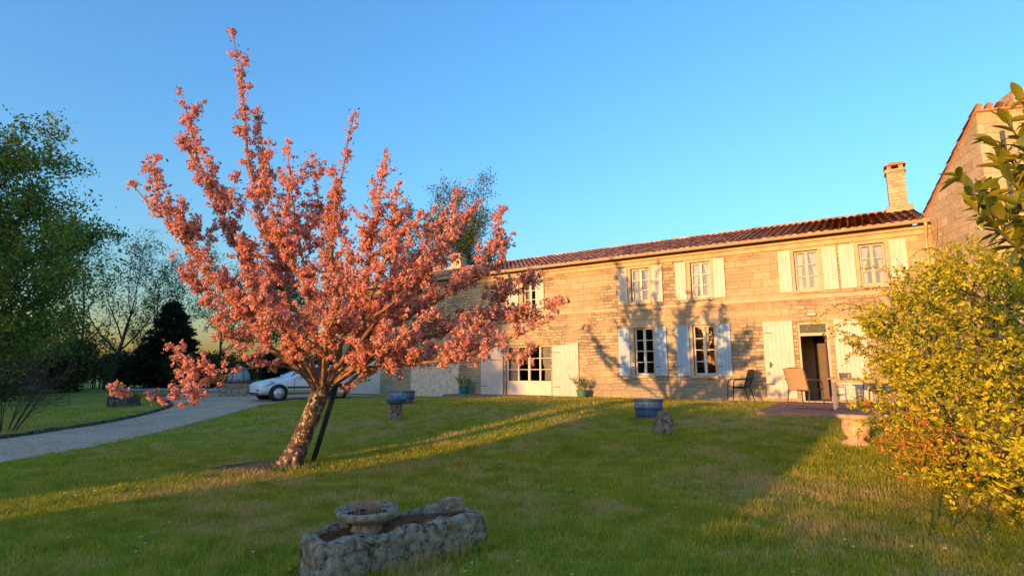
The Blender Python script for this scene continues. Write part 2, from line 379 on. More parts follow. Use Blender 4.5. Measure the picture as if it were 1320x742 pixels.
# ------------------------------------------------------------------ ground, drive, terrace
def ground():
    xs = np.concatenate([np.linspace(-700, -44, 26), np.arange(-42, 22, 0.5), np.linspace(24, 700, 26)])
    ys = np.concatenate([np.linspace(-300, -22, 12), np.arange(-20, 52, 0.5), np.linspace(54, 1500, 40)])
    X, Y = np.meshgrid(xs, ys); Z = gz(X, Y)
    V = np.stack([X, Y, Z], -1).reshape(-1, 3); nx, ny = len(xs), len(ys)
    i = np.arange(nx * ny).reshape(ny, nx)
    F = np.stack([i[:-1, :-1], i[:-1, 1:], i[1:, 1:], i[1:, :-1]], -1).reshape(-1, 4)
    tag(mesh_np('ground', V, F, M['lawn'], None, True), 'mown green lawn rising gently towards the stone house', kind='structure')
ground()
RIGHT = [(-8.0, -8), (-8.15, 2), (-8.35, 9.2), (-8.24, 9.95), (-8.3, 10.8), (-8.42, 12), (-8.7, 13.7), (-8.9, 15.6), (-9.1, 18.2), (-9.15, 20.4), (-8.57, 22.6), (-7.6, 24.4), (-5.9, 25.7)]
LEFT = [(-10.9, -8), (-11.1, 2), (-11.4, 12.4), (-11.5, 13.6), (-11.7, 15.1), (-11.85, 16.7), (-12.2, 18.6), (-12.9, 20.9), (-14.2, 22.9), (-16.0, 24.8), (-17.0, 27.8), (-17.3, 33), (-14, 38)]
def resample(P, n):
    S = np.array(spline([np.array([x, y, 0.0]) for x, y in P], 0.4)); L = np.concatenate([[0], np.cumsum(np.linalg.norm(np.diff(S, axis=0), axis=1))])
    t = np.linspace(0, L[-1], n); return np.stack([np.interp(t, L, S[:, k]) for k in range(2)], 1)
rgt, lft = resample(RIGHT, 90), resample(LEFT, 90)
def drive():
    k = 14; V = []
    for a, b in zip(lft, rgt):
        for j in range(k + 1):
            p = a + (b - a) * j / k; V.append((p[0], p[1], gzf(*p) + 0.014))
    i = np.arange(90 * (k + 1)).reshape(90, k + 1)
    F = np.stack([i[:-1, :-1], i[:-1, 1:], i[1:, 1:], i[1:, :-1]], -1).reshape(-1, 4)
    tag(mesh_np('gravel_drive', np.array(V), F, M['gravel'], None, True), 'pale gravel drive curving towards the house', kind='structure')
    rnd = random.Random(3); mb = MB()
    for a, b in zip(lft[30:80], lft[31:81]):                      # low stone edging, set stone by stone
        d = b - a; L = np.hypot(*d); an = math.atan2(d[1], d[0]); n = max(1, round(L / 0.3))
        for q in range(n):
            p = a + d * (q + .5) / n; h = 0.07 + rnd.random() * 0.035
            mb.box(-L/n/2 + .006, L/n/2 - .006, -.06, .06, -.1, h, rot(an + rnd.uniform(-.05, .05), t=(p[0], p[1], gzf(*p))), bev=.012)
    o = mb.build('path_edging', M['kerb']); tag(o, 'low dark stone edging along the far side of the drive', kind='structure')
drive()

HX, HY, HZ = NX * 18.8, NY * 18.8, 0.6
HROT = math.atan2(AY, AX)
def hw(u, d, v=0.0):                                              # house frame to world
    return Vector((AX * u + NX * (18.8 + d), AY * u + NY * (18.8 + d), HZ + v))
def terrace():
    mb = MB()
    mb.box(-2.15, 1.80, -5.35, -0.005, -.5, 0.012, bev=.02)
    mb.box(-15.0, -2.152, -0.95, -0.005, -.5, -0.002, bev=.02)
    o = mb.build('terrace', M['paving'], None, (HX, HY, HZ)); o.rotation_euler.z = HROT
    tag(o, 'reddish paved terrace along the foot of the house', kind='structure')
    m2 = MB(); m2.box(-1.55, -0.75, -4.4, -3.7, 0.013, 0.03, bev=.005)
    o2 = m2.build('door_mat', simple('coir mat', (0.10, 0.045, 0.03), 1.0, 0.4, 40), None, (HX, HY, HZ)); o2.rotation_euler.z = HROT
    tag(o2, 'brown flat mat lying on the reddish terrace', 'mat')
terrace()

# ------------------------------------------------------------------ the farmhouse
house = thing('farmhouse', 'long two-storey stone farmhouse with white shutters and terracotta roof', 'house', (HX, HY, HZ), HROT)
UPPER = [(-11.62, -11.0), (-6.98, -6.28), (-4.83, -4.17), (-1.63, -0.97), (0.09, 0.72)]
LOWER = [(-6.93, -6.22), (-4.86, -4.14)]
OPEN = [(a, b, 3.38, 4.62) for a, b in UPPER] + [(a, b, 0.78, 2.46) for a, b in LOWER] + [(-1.70, -0.86, 0.02, 2.40), (-12.46, -10.33, 0.0, 1.95), (-21.95, -19.7, -.2, 1.7)]
UL, UR = -22.5, 1.84
def walls():
    mb = MB()
    us = sorted({UL, UR, *[o[0] for o in OPEN], *[o[1] for o in OPEN], *np.arange(-22, 1.5, 1.0).tolist()})
    vs_ = sorted({-0.6, 5.0, *[o[2] for o in OPEN], *[o[3] for o in OPEN]})
    inside = lambda u, v: any(a < u < b and c < v < d for a, b, c, d in OPEN)
    for u0, u1 in zip(us[:-1], us[1:]):
        for v0, v1 in zip(vs_[:-1], vs_[1:]):
            if not inside((u0+u1)/2, (v0+v1)/2):
                mb.quad((u0, 0, v0), (u1, 0, v0), (u1, 0, v1), (u0, 0, v1))
    dp = .34
    for a, b, c, d in OPEN:
        mb.quad((a,0,c),(a,0,d),(a,dp,d),(a,dp,c)); mb.quad((b,0,c),(b,dp,c),(b,dp,d),(b,0,d))
        mb.quad((a,0,d),(b,0,d),(b,dp,d),(a,dp,d)); mb.quad((a,0,c),(a,dp,c),(b,dp,c),(b,0,c))
    mb.quad((UL,0,-.6),(UL,0,5),(UL,8.2,5),(UL,8.2,-.6)); mb.quad((UR,0,-.6),(UR,8.2,-.6),(UR,8.2,5),(UR,0,5))
    mb.quad((UL,8.2,-.6),(UL,8.2,5),(UR,8.2,5),(UR,8.2,-.6))
    mb.add([(UL,0,5),(UL,8.2,5),(UL,4.1,6.45)], [(0,1,2)])
    mb.build('wall', M['wall'], house)
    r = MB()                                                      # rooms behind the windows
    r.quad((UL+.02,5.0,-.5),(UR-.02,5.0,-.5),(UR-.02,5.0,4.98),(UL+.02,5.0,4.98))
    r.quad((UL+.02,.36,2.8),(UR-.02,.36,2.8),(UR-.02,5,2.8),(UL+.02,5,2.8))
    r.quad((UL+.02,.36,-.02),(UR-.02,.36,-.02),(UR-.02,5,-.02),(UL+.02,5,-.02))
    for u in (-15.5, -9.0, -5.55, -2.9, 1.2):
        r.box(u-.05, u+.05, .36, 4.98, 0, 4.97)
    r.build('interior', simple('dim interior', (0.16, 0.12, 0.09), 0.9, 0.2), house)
    s = MB()
    s.box(UL, -12.75, -.035, -.003, 3.10, 3.22, bev=.008); s.box(-9.0, UR, -.035, -.003, 3.10, 3.22, bev=.008); s.box(-12.748, -9.002, -.035, -.003, 3.10, 3.22, bev=.008)
    s.build('string_course', M['band'], house)
    e = MB(); e.box(UL, UR-.005, -.06, -.003, 4.72, 4.86, bev=.01); e.box(UL, UR-.005, -.13, -.003, 4.862, 4.98, bev=.015)
    e.build('cornice', M['band'], house)
    for a, b, c, d in OPEN[:7]:                                    # dressed stone surround of each window, 6 mm proud
        q = MB(); q.prism([(a-.16, c-.05), (a-.002, c-.05), (a-.002, d+.004), (b+.002, d+.004), (b+.002, c-.05), (b+.16, c-.05), (b+.16, d+.02), (b+.2, d+.02), (b+.2, d+.24), (a-.2, d+.24), (a-.2, d+.02), (a-.16, d+.02)], -.009, -.002)
        q.build('stone_surround', M['band'], house)
walls()

def window(a, b, c, d, cols, rows, mat, leaf_split=True, curtain=False, low=0.0):
    """frame and glazing bars; pane, sill (and curtain) hang under the window"""
    f = MB(); y0, y1 = .12, .19; t = .055
    f.box(a+.002, a+t, y0, y1, c+.002, d-.002, bev=.006); f.box(b-t, b-.002, y0, y1, c+.002, d-.002, bev=.006)
    f.box(a+t, b-t, y0, y1, d-t, d-.002, bev=.006); f.box(a+t, b-t, y0, y1, c+.002, c+.08, bev=.006)
    lw = (b - a - 2*t) / cols
    z0 = c + .08 + low
    if low: f.box(a+t, b-t, y0+.02, y1-.01, c+.08, c+.08+low, bev=.01)
    for k in range(1, cols):
        u = a + t + lw*k; w = .045 if (k * 2 == cols) else (.028 if cols > 2 else .022)
        f.box(u-w, u+w, y0-.006, y1-.004, z0, d-t, bev=.006)
    for k in range(1, rows):
        z = z0 + (d-t-z0)*k/rows; f.box(a+t, b-t, y0+.012, y1-.012, z-.014, z+.014)
    w = f.build('window' if not low else 'french_door', mat, house)
    p = MB(); p.quad((a+.03, .158, c+.03), (b-.03, .158, c+.03), (b-.03, .158, d-.03), (a+.03, .158, d-.03))
    p.build('pane', M['glass'], w)
    if not low:
        s = MB(); s.box(a-.06, b+.06, -.07, .11, c-.085, c-.003, bev=.012); s.build('sill', M['band'], w)
    if curtain:
        for side in (0, 1):
            q = MB()
            u0 = a + .06 if side == 0 else b - .06
            n = 14; P = []
            for i in range(n + 1):
                for z in (d - .06, (c+d)/2, c + .1 + low):
                    wd = (b-a) * (.30 if z > (c+d)/2 + .1 else (.17 if z < d-.3 else .3))
                    P.append((u0 + (1 if side == 0 else -1) * wd * i / n, .28 + .03 * math.sin(i * 2.2), z))
            q.add(P, [(i*3+j, (i+1)*3+j, (i+1)*3+j+1, i*3+j+1) for i in range(n) for j in range(2)], True)
            q.build('curtain', M['curtain'], w)
    return w
for i, (a, b) in enumerate(UPPER): window(a, b, 3.38, 4.62, 2, 3, M['greywhite'] if i > 2 else M['white'], curtain=True)
for a, b in LOWER: window(a, b, .78, 2.46, 2, 4, M['white'], curtain=False)
window(-12.46, -10.33, 0.0, 1.95, 4, 3, M['white'], curtain=True, low=.48)

def shutter(u0, u1, v0, v1, slope=0.0, mat=None, diag=False):
    m = MB(); n = max(2, round((u1-u0)/.12)); w = (u1-u0)/n
    for k in range(n):                                            # boards with open joints
        a, b = u0 + w*k, u0 + w*(k+1); za = v1 + slope*(k/n - .5); zb = v1 + slope*((k+1)/n - .5)
        m.prism([(a+.0018, v0), (b-.0018, v0), (b-.0018, zb), (a+.0018, za)], -.062, -.030)
    m.box(u0+.004, u1-.004, -.030, -.012, v0+.15*(v1-v0), v0+.15*(v1-v0)+.08); m.box(u0+.004, u1-.004, -.030, -.012, v0+.82*(v1-v0), v0+.82*(v1-v0)+.08)
    if diag:
        L = math.hypot(u1-u0-.2, (v1-v0)*.45); an = math.atan2((v1-v0)*.45, u1-u0-.2)
        m.box(-L/2, L/2, -.074, -.063, -.011, .011, rot(0, t=((u0+u1)/2, 0, v0 + .5*(v1-v0))) @ Matrix.Rotation(-an, 4, 'Y'))
    s = m.build('shutter', mat or M['shutter'], house)
    for z in (v0 + .18*(v1-v0), v0 + .85*(v1-v0)):
        h = MB(); h.box(u0+.01, u0 + (u1-u0)*.30, -.068, -.0625, z-.010, z+.010); h.build('hinge', M['iron'] if v1-v0 > 1.5 else (mat or M['shutter']), s)
    return s
for u0, u1 in ((-12.28, -11.80), (-10.98, -10.60), (-7.46, -7.10), (-6.16, -5.80), (-5.34, -4.97), (-4.06, -3.70), (-2.08, -1.72), (-.86, -.48), (-.42, -.02), (.84, 1.24)):
    shutter(u0, u1, 3.34, 4.66)
for u0, u1 in ((-7.50, -7.07), (-6.15, -5.74), (-5.41, -4.97), (-4.07, -3.64)):
    shutter(u0, u1, .77, 2.46, 0, M['blueshutter'])  # lower shutters take a bluer colour than the upper ones
shutter(-2.66, -1.82, .10, 2.46, 0, M['shutter'], True)['label'] = 'tall white plank shutter left of the open door'
shutter(-.72, .08, .10, 2.44, 0, M['shutter'])['label'] = 'tall white plank shutter right of the open door'
shutter(-13.66, -12.56, -.02, 1.93, .12)['label'] = 'white plank shutter left of the french door'
shutter(-10.24, -9.12, -.02, 1.95, .16, None, True)['label'] = 'white plank shutter right of the french door'
def doorway():
    f = MB(); a, b = -1.70, -.86
    f.box(a+.002, a+.07, .06, .16, .02, 2.398, bev=.008); f.box(b-.07, b-.002, .06, .16, .02, 2.398, bev=.008)
    f.box(a+.07, b-.07, .06, .16, 2.33, 2.398, bev=.008); f.box(a+.07, b-.07, .05, .17, 1.98, 2.07, bev=.008)
    fr = f.build('door_frame', M['greywhite'], house)
    g = MB(); g.quad((a+.06, .11, 2.05), (b-.06, .11, 2.05), (b-.06, .11, 2.35), (a+.06, .11, 2.35)); g.build('transom_pane', simple('dusty glass', (0.10, 0.11, 0.085), 0.7, 0.2, spec=.1), fr)
    lo = MB()                                                     # small lobby behind
    lo.quad((a-.35, .345, 0.0), (a-.35, 2.2, 0.0), (a-.35, 2.2, 2.6), (a-.35, .345, 2.6)); lo.quad((b+.4, .345, 0), (b+.4, .345, 2.6), (b+.4, 2.2, 2.6), (b+.4, 2.2, 0))
    lo.quad((a-.35, 2.2, 0), (b+.4, 2.2, 0), (b+.4, 2.2, 2.6), (a-.35, 2.2, 2.6)); lo.quad((a-.35, .345, 2.6), (a-.35, 2.2, 2.6), (b+.4, 2.2, 2.6), (b+.4, .345, 2.6))
    lo.quad((a-.35, .345, .003), (b+.4, .345, .003), (b+.4, 2.2, .003), (a-.35, 2.2, .003))
    lb = lo.build('lobby', M['plaster'], house)
    d = MB(); d.box(a+.28, b+.1, 2.13, 2.19, .01, 2.1); d.build('inner_door_frame', M['darkwood'], lb)
    d = MB(); d.box(a+.40, b+.02, 2.09, 2.125, .02, 2.02, bev=.01); d.build('inner_door', simple('brown door', (0.10, 0.075, 0.05), 0.6, 0.2), lb)
    c = MB(); c.box(b-.135, b-.085, .20, .75, .03, 1.95, bev=.015); c.build('curtain_strip', simple('purple curtain', (0.10, 0.02, 0.07), 0.9, 0.2), fr)
    t = MB(); t.box(a-.1, b+.1, -.3, .05, .013, .045, bev=.01); t.build('threshold', M['band'], house)
    k = MB(); k.tube([(-2.5, -.065, 1.12), (-2.5, -.11, 1.12), (-2.42, -.11, 1.12)], .014, 8); k.box(-2.53, -2.47, -.07, -.063, 1.02, 1.2); k.build('handle', M['iron'], house)
    for (u, v) in ((-1.27, 2.62), (-9.02, 2.55)):
        l = MB(); l.box(u-.12, u+.12, -.12, -.012, v-.05, v+.05, bev=.02); wl = l.build('wall_light', simple('lamp housing', (0.45, 0.33, 0.22), 0.4, 0.1), house)
        l = MB(); l.box(u-.10, u+.10, -.135, -.122, v-.035, v+.03, bev=.004); l.build('lens', M['lampglass'], wl)
    gd = MB(); n = 9                                              # white garage doors at the far end
    for k in range(n):
        w = 2.2/n; gd.box(-21.93 + w*k + .003, -21.93 + w*(k+1) - .003, .1, .14, -.15, 1.68)
    gd.build('garage_door', M['white'], house)
    lp = MB()
    lp.box(-17.7, -14.9, -.012, -.003, -.15, 1.25); lp.build('limewash_patch', simple('old limewash', (0.60, 0.50, 0.38), 0.95, 0.25, 5, bmp=.4), house)
doorway()

def canal_roof(name, parent, u0, u1, y_eave, y_ridge, z_eave, z_ridge, seed=1, pitch=.215, back=True):
    """rows of half-round tiles on a plain bed; every tile its own little shell"""
    rnd = random.Random(seed); mb = MB()
    def slope(ya, za, yb, zb, sgn):
        L = math.hypot(yb-ya, zb-za); dy, dz = (yb-ya)/L, (zb-za)/L
        mb.quad((u0, ya, za), (u1, ya, za), (u1, yb, zb), (u0, yb, zb))
        n = int((u1-u0)/pitch); tl = .42; rows = int(L/.34)+1
        for i in range(n):
            uc = u0 + (i+.5)*(u1-u0)/n
            for r in range(rows):
                s0 = r*.34 - .03; s1 = min(s0+tl, L+.02)
                if s1 - s0 < .1: continue
                uo = rnd.uniform(-.012, .012); lift = rnd.uniform(0, .012); ra, rb = .108, .097
                V = []
                for (s, rr, hh) in ((s0, ra, .052+lift), (s1, rb, .022+lift)):
                    for k in range(7):
                        an = math.pi*k/6
                        x = uc+uo+rr*math.cos(an); h = hh + rr*math.sin(an)*.85 - .03
                        V.append((x, ya+dy*s-sgn*dz*h*1.0, za+dz*s+abs(dy)*h))
                mb.add(V, [(k, k+1, k+8, k+7) for k in range(6)], True)
                if r == 0: mb.add(V[:7] + [(uc+uo, ya, za)], [(0,1,2,3,4,5,6)], False)
    slope(y_eave, z_eave, y_ridge, z_ridge, 1)
    if back:
        yb = 2*y_ridge - y_eave
        mb.quad((u0, yb, z_eave), (u1, yb, z_eave), (u1, y_ridge, z_ridge), (u0, y_ridge, z_ridge))
        for i in range(int((u1-u0)/.4)):                          # ridge tiles
            x = u0 + i*.4; V = []
            for (s, rr) in ((x, .13), (x+.43, .115)):
                for k in range(7):
                    an = math.pi*k/6; V.append((s, y_ridge + rr*math.cos(an), z_ridge + .02 + rr*math.sin(an)*.9 + rnd.uniform(0, .006)))
            mb.add(V, [(k, k+1, k+8, k+7) for k in range(6)], True)
    return mb.build(name, M['tile'], parent)
roof = canal_roof('roof', house, UL-.1, UR-.02, -.34, 4.0, 4.99, 6.42)
def gutter():
    mb = MB(); n = 7
    V = []
    for u in (UL-.1, UR-.06):
        for k in range(n+1):
            an = math.pi + math.pi*k/n; V.append((u, -.43 + .075*math.cos(an), 5.03 + .075*math.sin(an)))
    mb.add(V, [(k, k+1, n+2+k, n+1+k) for k in range(n)], True)
    mb.tube([(UL-.1, -.505, 5.03), (UR-.06, -.505, 5.03)], .012, 6)
    mb.build('gutter', M['cream'], house)
    p = MB(); p.tube([(UR-.14, -.43, 4.97), (UR-.14, -.40, 4.85), (UR-.14, -.11, 4.6), (UR-.14, -.08, 4.4), (UR-.14, -.08, 0.05)], .04, 10); p.build('downpipe', M['cream'], house)
gutter()
def chimney(u, y, w, dpt, z0, z1, mat, cap=True):
    m = MB(); m.box(u-w/2, u+w/2, y-dpt/2, y+dpt/2, z0, z1-.22, bev=.015)
    m.box(u-w/2-.04, u+w/2+.04, y-dpt/2-.04, y+dpt/2+.04, z1-.22, z1-.12, bev=.012)
    m.box(u-w/2-.12, u+w/2+.12, y-dpt/2-.12, y+dpt/2+.12, z0+.1, z0+.34, bev=.04)
    c = m.build('chimney', mat, roof)
    if cap:
        k = MB()
        for sx in (-1, 1):
            for sy in (-1, 1): k.box(u+sx*w*.32-.06, u+sx*w*.32+.06, y+sy*dpt*.32-.06, y+sy*dpt*.32+.06, z1-.118, z1+.01)
        k.prism([(u-w/2-.05, z1+.012), (u+w/2+.05, z1+.012), (u+w/2-.04, z1+.10), (u-w/2+.12, z1+.12)], y-dpt/2-.05, y+dpt/2+.05)
        k.build('chimney_cap', M['tile'], c)
chimney(1.40, 3.6, .52, .52, 6.15, 7.92, M['wing'])
chimney(-18.2, 4.0, .7, .5, 6.2, 7.15, M['band'], True)

# ------------------------------------------------------------------ the taller wing on the right
WROT = math.atan2(-.261, .965)
wing = thing('stone_wing', 'taller stone wing with sloping verge rising beside the farmhouse chimney', 'building', (11.02, 12.1, 0.55), WROT)
def build_wing():
    w, D, z0, z1 = 6.5, 3.1, 7.02, 5.30
    m = MB()
    for k in range(6):
        ya, yb = D*k/6, D*(k+1)/6; za, zb = z0 + (z1-z0)*k/6, z0 + (z1-z0)*(k+1)/6
        m.quad((0, ya, -.9), (0, yb, -.9), (0, yb, zb), (0, ya, za))
    m.quad((0,0,-.9), (w,0,-.9), (w,0,z0), (0,0,z0)); m.quad((w,0,-.9), (w,D,-.9), (w,D,z1), (w,0,z0)); m.quad((w,D,-.9), (0,D,-.9), (0,D,z1), (w,D,z1)); m.quad((0,0,z0),(w,0,z0),(w,D,z1),(0,D,z1))
    m.build('wall', M['wing'], wing)
    q = MB(); q.prism([(-.008, -.9), (.36, -.9), (.36, z0-.18), (-.008, z0-.18)], -.012, -.002); q.build('corner_stone', M['wing'], wing)
    rnd = random.Random(5); t = MB(); L = math.hypot(D, z0-z1); dy, dz = D/L, (z1-z0)/L
    t.quad((-.03, -.06, z0+.035), (w, -.06, z0+.035), (w, D, z1+.03), (-.03, D, z1+.03)); t.quad((-.03, -.06, z0+.005), (-.03, D, z1), (w, D, z1), (w, -.06, z0+.005)); t.quad((-.03,-.06,z0+.005),(w,-.06,z0+.005),(w,-.06,z0+.035),(-.03,-.06,z0+.035)); t.quad((-.03,-.06,z0+.005),(-.03,-.06,z0+.035),(-.03,D,z1+.03),(-.03,D,z1))
    for i in range(int(w/.21)):
        xc = .0 + .21*i + rnd.uniform(-.01, .01)
        for r in range(13):
            s0 = -.18 + r*.36; s1 = min(s0 + .42, L); V = []; lo = rnd.uniform(0, .02) - .015
            for (s, rr, hh) in ((s0, .085, .035), (s1, .10, .06)):
                for k in range(7):
                    an = math.pi*k/6; V.append((xc + rr*math.cos(an), s*dy, z0 + dz*s + hh + lo + rr*math.sin(an)*.7 - .03))
            t.add(V, [(k, k+1, k+8, k+7) for k in range(6)], True)
    t.build('roof', M['tile'], wing)
    p = MB(); p.tube([(.42, -.07, z0-.55), (.42, -.07, 0)], .045, 10); p.build('downpipe', M['zinc'], wing)
    c = MB(); c.box(.95, 1.75, .3, 1.0, z0-.1, z0+.62, bev=.03); c.build('parapet_block', M['wing'], wing)
build_wing()

# ------------------------------------------------------------------ plants: growers
class Grower:
    """branching skeleton: tubes plus the points where leaves sit"""
    def __init__(s, seed): s.rng = np.random.default_rng(seed); s.rnd = random.Random(seed); s.mb = MB(); s.tips = []; s.dirs = []
    def branch(s, p, d, length, r, level, spec):
        rnd = s.rnd; n = max(3, int(length / spec['seg'])); P = [Vector(p)]; rad = [r]; d = Vector(d).normalized()
        for i in range(n):
            d = (d + Vector((rnd.gauss(0, 1), rnd.gauss(0, 1), rnd.gauss(0, 1))) * spec['wander'] * (1 if level else .35) + Vector((0, 0, spec['up'] * (1 if level else .3)))).normalized()
            P.append(P[-1] + d * length / n); rad.append(max(r * (1 - .85 * (i+1)/n), spec.get('rmin', .006)))
        s.mb.tube(P, rad, 7 if level == 0 else (5 if level == 1 else 3), cap=level == 0)
        if level < spec['levels']:
            nb = spec['n'][level]; st = spec['start'][level]
            for k in range(nb):
                t = st + (1 - st) * (k + rnd.random()) / nb; i = min(int(t * n), n - 1)
                dd = (P[i+1] - P[i]).normalized(); q = P[i].lerp(P[i+1], t*n - i)
                side = dd.cross(Vector((rnd.gauss(0, 1), rnd.gauss(0, 1), rnd.gauss(0, 1)))).normalized()
                an = R(spec['angle'][level] * rnd.uniform(.7, 1.25))
                s.branch(q, dd * math.cos(an) + side * math.sin(an), length * spec['ratio'][level] * rnd.uniform(.65, 1.15) * (1.15 - .6 * t * spec.get('cone', .6)), rad[i] * spec.get('rr', .55), level + 1, spec)
        if level >= spec['leaf_from']:
            for i in range(1, n + 1):
                for _ in range(spec['per']):
                    j = spec['jit']; s.tips.append((P[i].x + rnd.gauss(0, j), P[i].y + rnd.gauss(0, j), P[i].z + rnd.gauss(0, j)))
def tree(name, label, cat, x, y, h, r, spec, lmat, bmat, seed, lsize, aspect=.6, group=None, lean=(0, 0)):
    z = gzf(x, y)
    root = thing(name, label, cat, (x, y, z), 0, group)
    g = Grower(seed); g.branch((0, 0, -.15), (lean[0], lean[1], 1), h * spec.get('trunk', .8), r, 0, spec)
    g.mb.build('trunk', bmat, root)
    if g.tips: leaves('crown', np.array(g.tips), lsize, aspect, lmat, g.rng, root)
    return root
SPRING = dict(levels=3, n=(14, 7, 5), start=(.22, .2, .2), angle=(48, 45, 42), ratio=(.46, .5, .5), seg=.55, wander=.10, up=.07, leaf_from=2, per=2, jit=.22, cone=.7, trunk=.9)
SPARSE = dict(levels=3, n=(10, 7, 5), start=(.25, .2, .2), angle=(42, 40, 40), ratio=(.5, .5, .5), seg=.5, wander=.10, up=.08, leaf_from=3, per=1, jit=.12, cone=.5, trunk=.85)
MULTI = dict(levels=3, n=(9, 8, 6), start=(.10, .25, .2), angle=(34, 42, 44), ratio=(.72, .45, .5), seg=.5, wander=.11, up=.06, leaf_from=3, per=1, jit=.15, cone=.5, trunk=.75)
lm_spring = leafmat('spring leaves', [(0.09, 0.13, 0.018), (0.17, 0.23, 0.03), (0.27, 0.31, 0.05)], .35)
lm_dark = leafmat('dark leaves', [(0.04, 0.06, 0.014), (0.08, 0.11, 0.024), (0.12, 0.16, 0.034)], .3)
lm_fir = leafmat('fir needles', [(0.014, 0.024, 0.012), (0.032, 0.05, 0.02)], .15)
lm_olive = leafmat('olive shrub leaves', [(0.05, 0.06, 0.012), (0.10, 0.11, 0.02)], .35)

# background trees at the left, each one standing at its own distance
GB = 'spring trees behind the far lawn'
tree('leafy_tree', 'tall leafy green tree at the left end of the far lawn, tallest of its row', 'tree', -23.0, 22.5, 12.2, .17, dict(SPRING, per=8, n=(24, 9, 5), start=(.06, .15, .15), jit=.22, up=.03), lm_spring, M['darkbark'], 11, .17, .55, GB)
tree('leafy_tree', 'leafy green tree just right of the tallest tree', 'tree', -24.6, 26.8, 9.4, .12, dict(SPRING, per=5, n=(15, 7, 5), start=(.10, .2, .2), jit=.2), lm_spring, M['darkbark'], 12, .18, .55, GB)
tree('leafy_tree', 'half-bare tree with high thin crown beside the leafy tree', 'tree', -26.5, 33.5, 9.0, .12, dict(SPRING, per=1, n=(13, 7, 5), jit=.2), lm_dark, M['darkbark'], 23, .14, .5, GB)
tree('bare_tree', 'many-stemmed dark tree with spreading bare limbs above the hedge', 'tree', -27.6, 38.0, 8.8, .19, dict(MULTI, per=1), lm_dark, M['darkbark'], 31, .17, .5, GB)
tree('bare_tree', 'slender see-through tree left of the dark fir', 'tree', -27.2, 42.0, 9.6, .13, dict(SPARSE, per=3, n=(13, 8, 5)), lm_dark, M['darkbark'], 37, .16, .5, GB)
tree('bare_tree', 'thin tree rising behind the dark fir', 'tree', -24.5, 46.0, 10.2, .13, dict(SPARSE, per=3, n=(13, 8, 5)), lm_dark, M['darkbark'], 41, .17, .5, GB)
tree('bare_tree', 'tree hidden behind the left branches of the cherry', 'tree', -19.5, 47.0, 9.4, .15, dict(SPRING, per=6, jit=.3), lm_dark, M['darkbark'], 43, .2, .5, GB)
tree('bare_tree', 'dark feathery tree rising behind the house roof', 'tree', -3.0, 41.0, 13.2, .15, dict(SPRING, per=6, n=(18, 8, 5), angle=(30, 38, 40), start=(.3, .2, .2)), lm_dark, M['darkbark'], 47, .17, .45, GB)
tree('bare_tree', 'lower dark tree behind the far end of the roof', 'tree', -7.5, 43.0, 11.8, .16, dict(SPRING, per=6), lm_dark, M['darkbark'], 53, .18, .5, GB)
def fir(x, y, h, rad, seed):
    z = gzf(x, y); root = thing('fir_tree', 'dense black-green conifer in front of the thin trees', 'tree', (x, y, z))
    rng = np.random.default_rng(seed); t = MB(); t.tube([(0, 0, -.1), (0, 0, h*.98)], [.22, .02], 8)
    P = []; D = []
    for k in range(210):
        f = rng.random() ** .8; zz = .3 + f*(h-.5); L = rad*(1-f)**.75*rng.uniform(.7, 1.08) + .15; an = rng.uniform(0, 6.283)
        e = np.array([math.cos(an), math.sin(an), -.12 + .25*f]); t.tube([(0, 0, zz), tuple(np.array([0, 0, zz]) + e*L)], [.03, .008], 3, False)
        m = int(90*L); s = rng.uniform(.12, 1, m)[:, None]
        P.append(np.array([0, 0, zz]) + e*L*s + rng.normal(0, .11, (m, 3))*(1.1-s*.5)); D.append(np.tile(e, (m, 1)))
    t.build('trunk', M['darkbark'], root)
    leaves('crown', np.concatenate(P), .26, .35, lm_fir, rng, root, axis=np.concatenate(D), spread=.5)
fir(-24.2, 38.6, 6.2, 2.6, 5)
def shrub(name, label, x, y, rx, ry, h, n, lmat, lsize, seed, cat='shrub', group=None, aspect=.6, rz=0.0):
    """stems from the ground and leaves through a lumpy rounded volume"""
    z = gzf(x, y); root = thing(name, label, cat, (x, y, z), rz, group); rng = np.random.default_rng(seed); rnd = random.Random(seed)
    lumps = [(rnd.uniform(-.6, .6)*rx, rnd.uniform(-.6, .6)*ry, rnd.uniform(.3, .68)*h, rnd.uniform(.38, .6)) for _ in range(max(7, int(rx*3)))]
    P = []
    for (a, b, c, s) in lumps:
        m = n // len(lumps); d = unit(rng.normal(size=(m, 3))) * (rng.uniform(.35, 1, m) ** .5)[:, None]
        q = np.array([a, b, c]) + d * np.array([max(rx*s, .3), max(ry*s, .3), h*s*.8]); P.append(q[q[:, 2] > .03])
    P = np.concatenate(P) + rng.normal(0, lsize*.6, (sum(len(p) for p in P), 3))
    t = MB()
    for (a, b, c, s) in lumps:
        t.tube([(a*.3, b*.3, -.05), (a*.7, b*.7, c*.5), (a, b, c)], [.03, .02, .008], 4, False)
        for _ in range(3): t.tube([(a*.7, b*.7, c*.5), (a+rnd.uniform(-.4, .4)*rx, b+rnd.uniform(-.4, .4)*ry, c+rnd.uniform(0, .3)*h)], [.012, .004], 3, False)
    t.build('stem', M['darkbark'], root); leaves('foliage', P, lsize, aspect, lmat, rng, root)
    return root
GH = 'dark shrubs closing the far lawn'
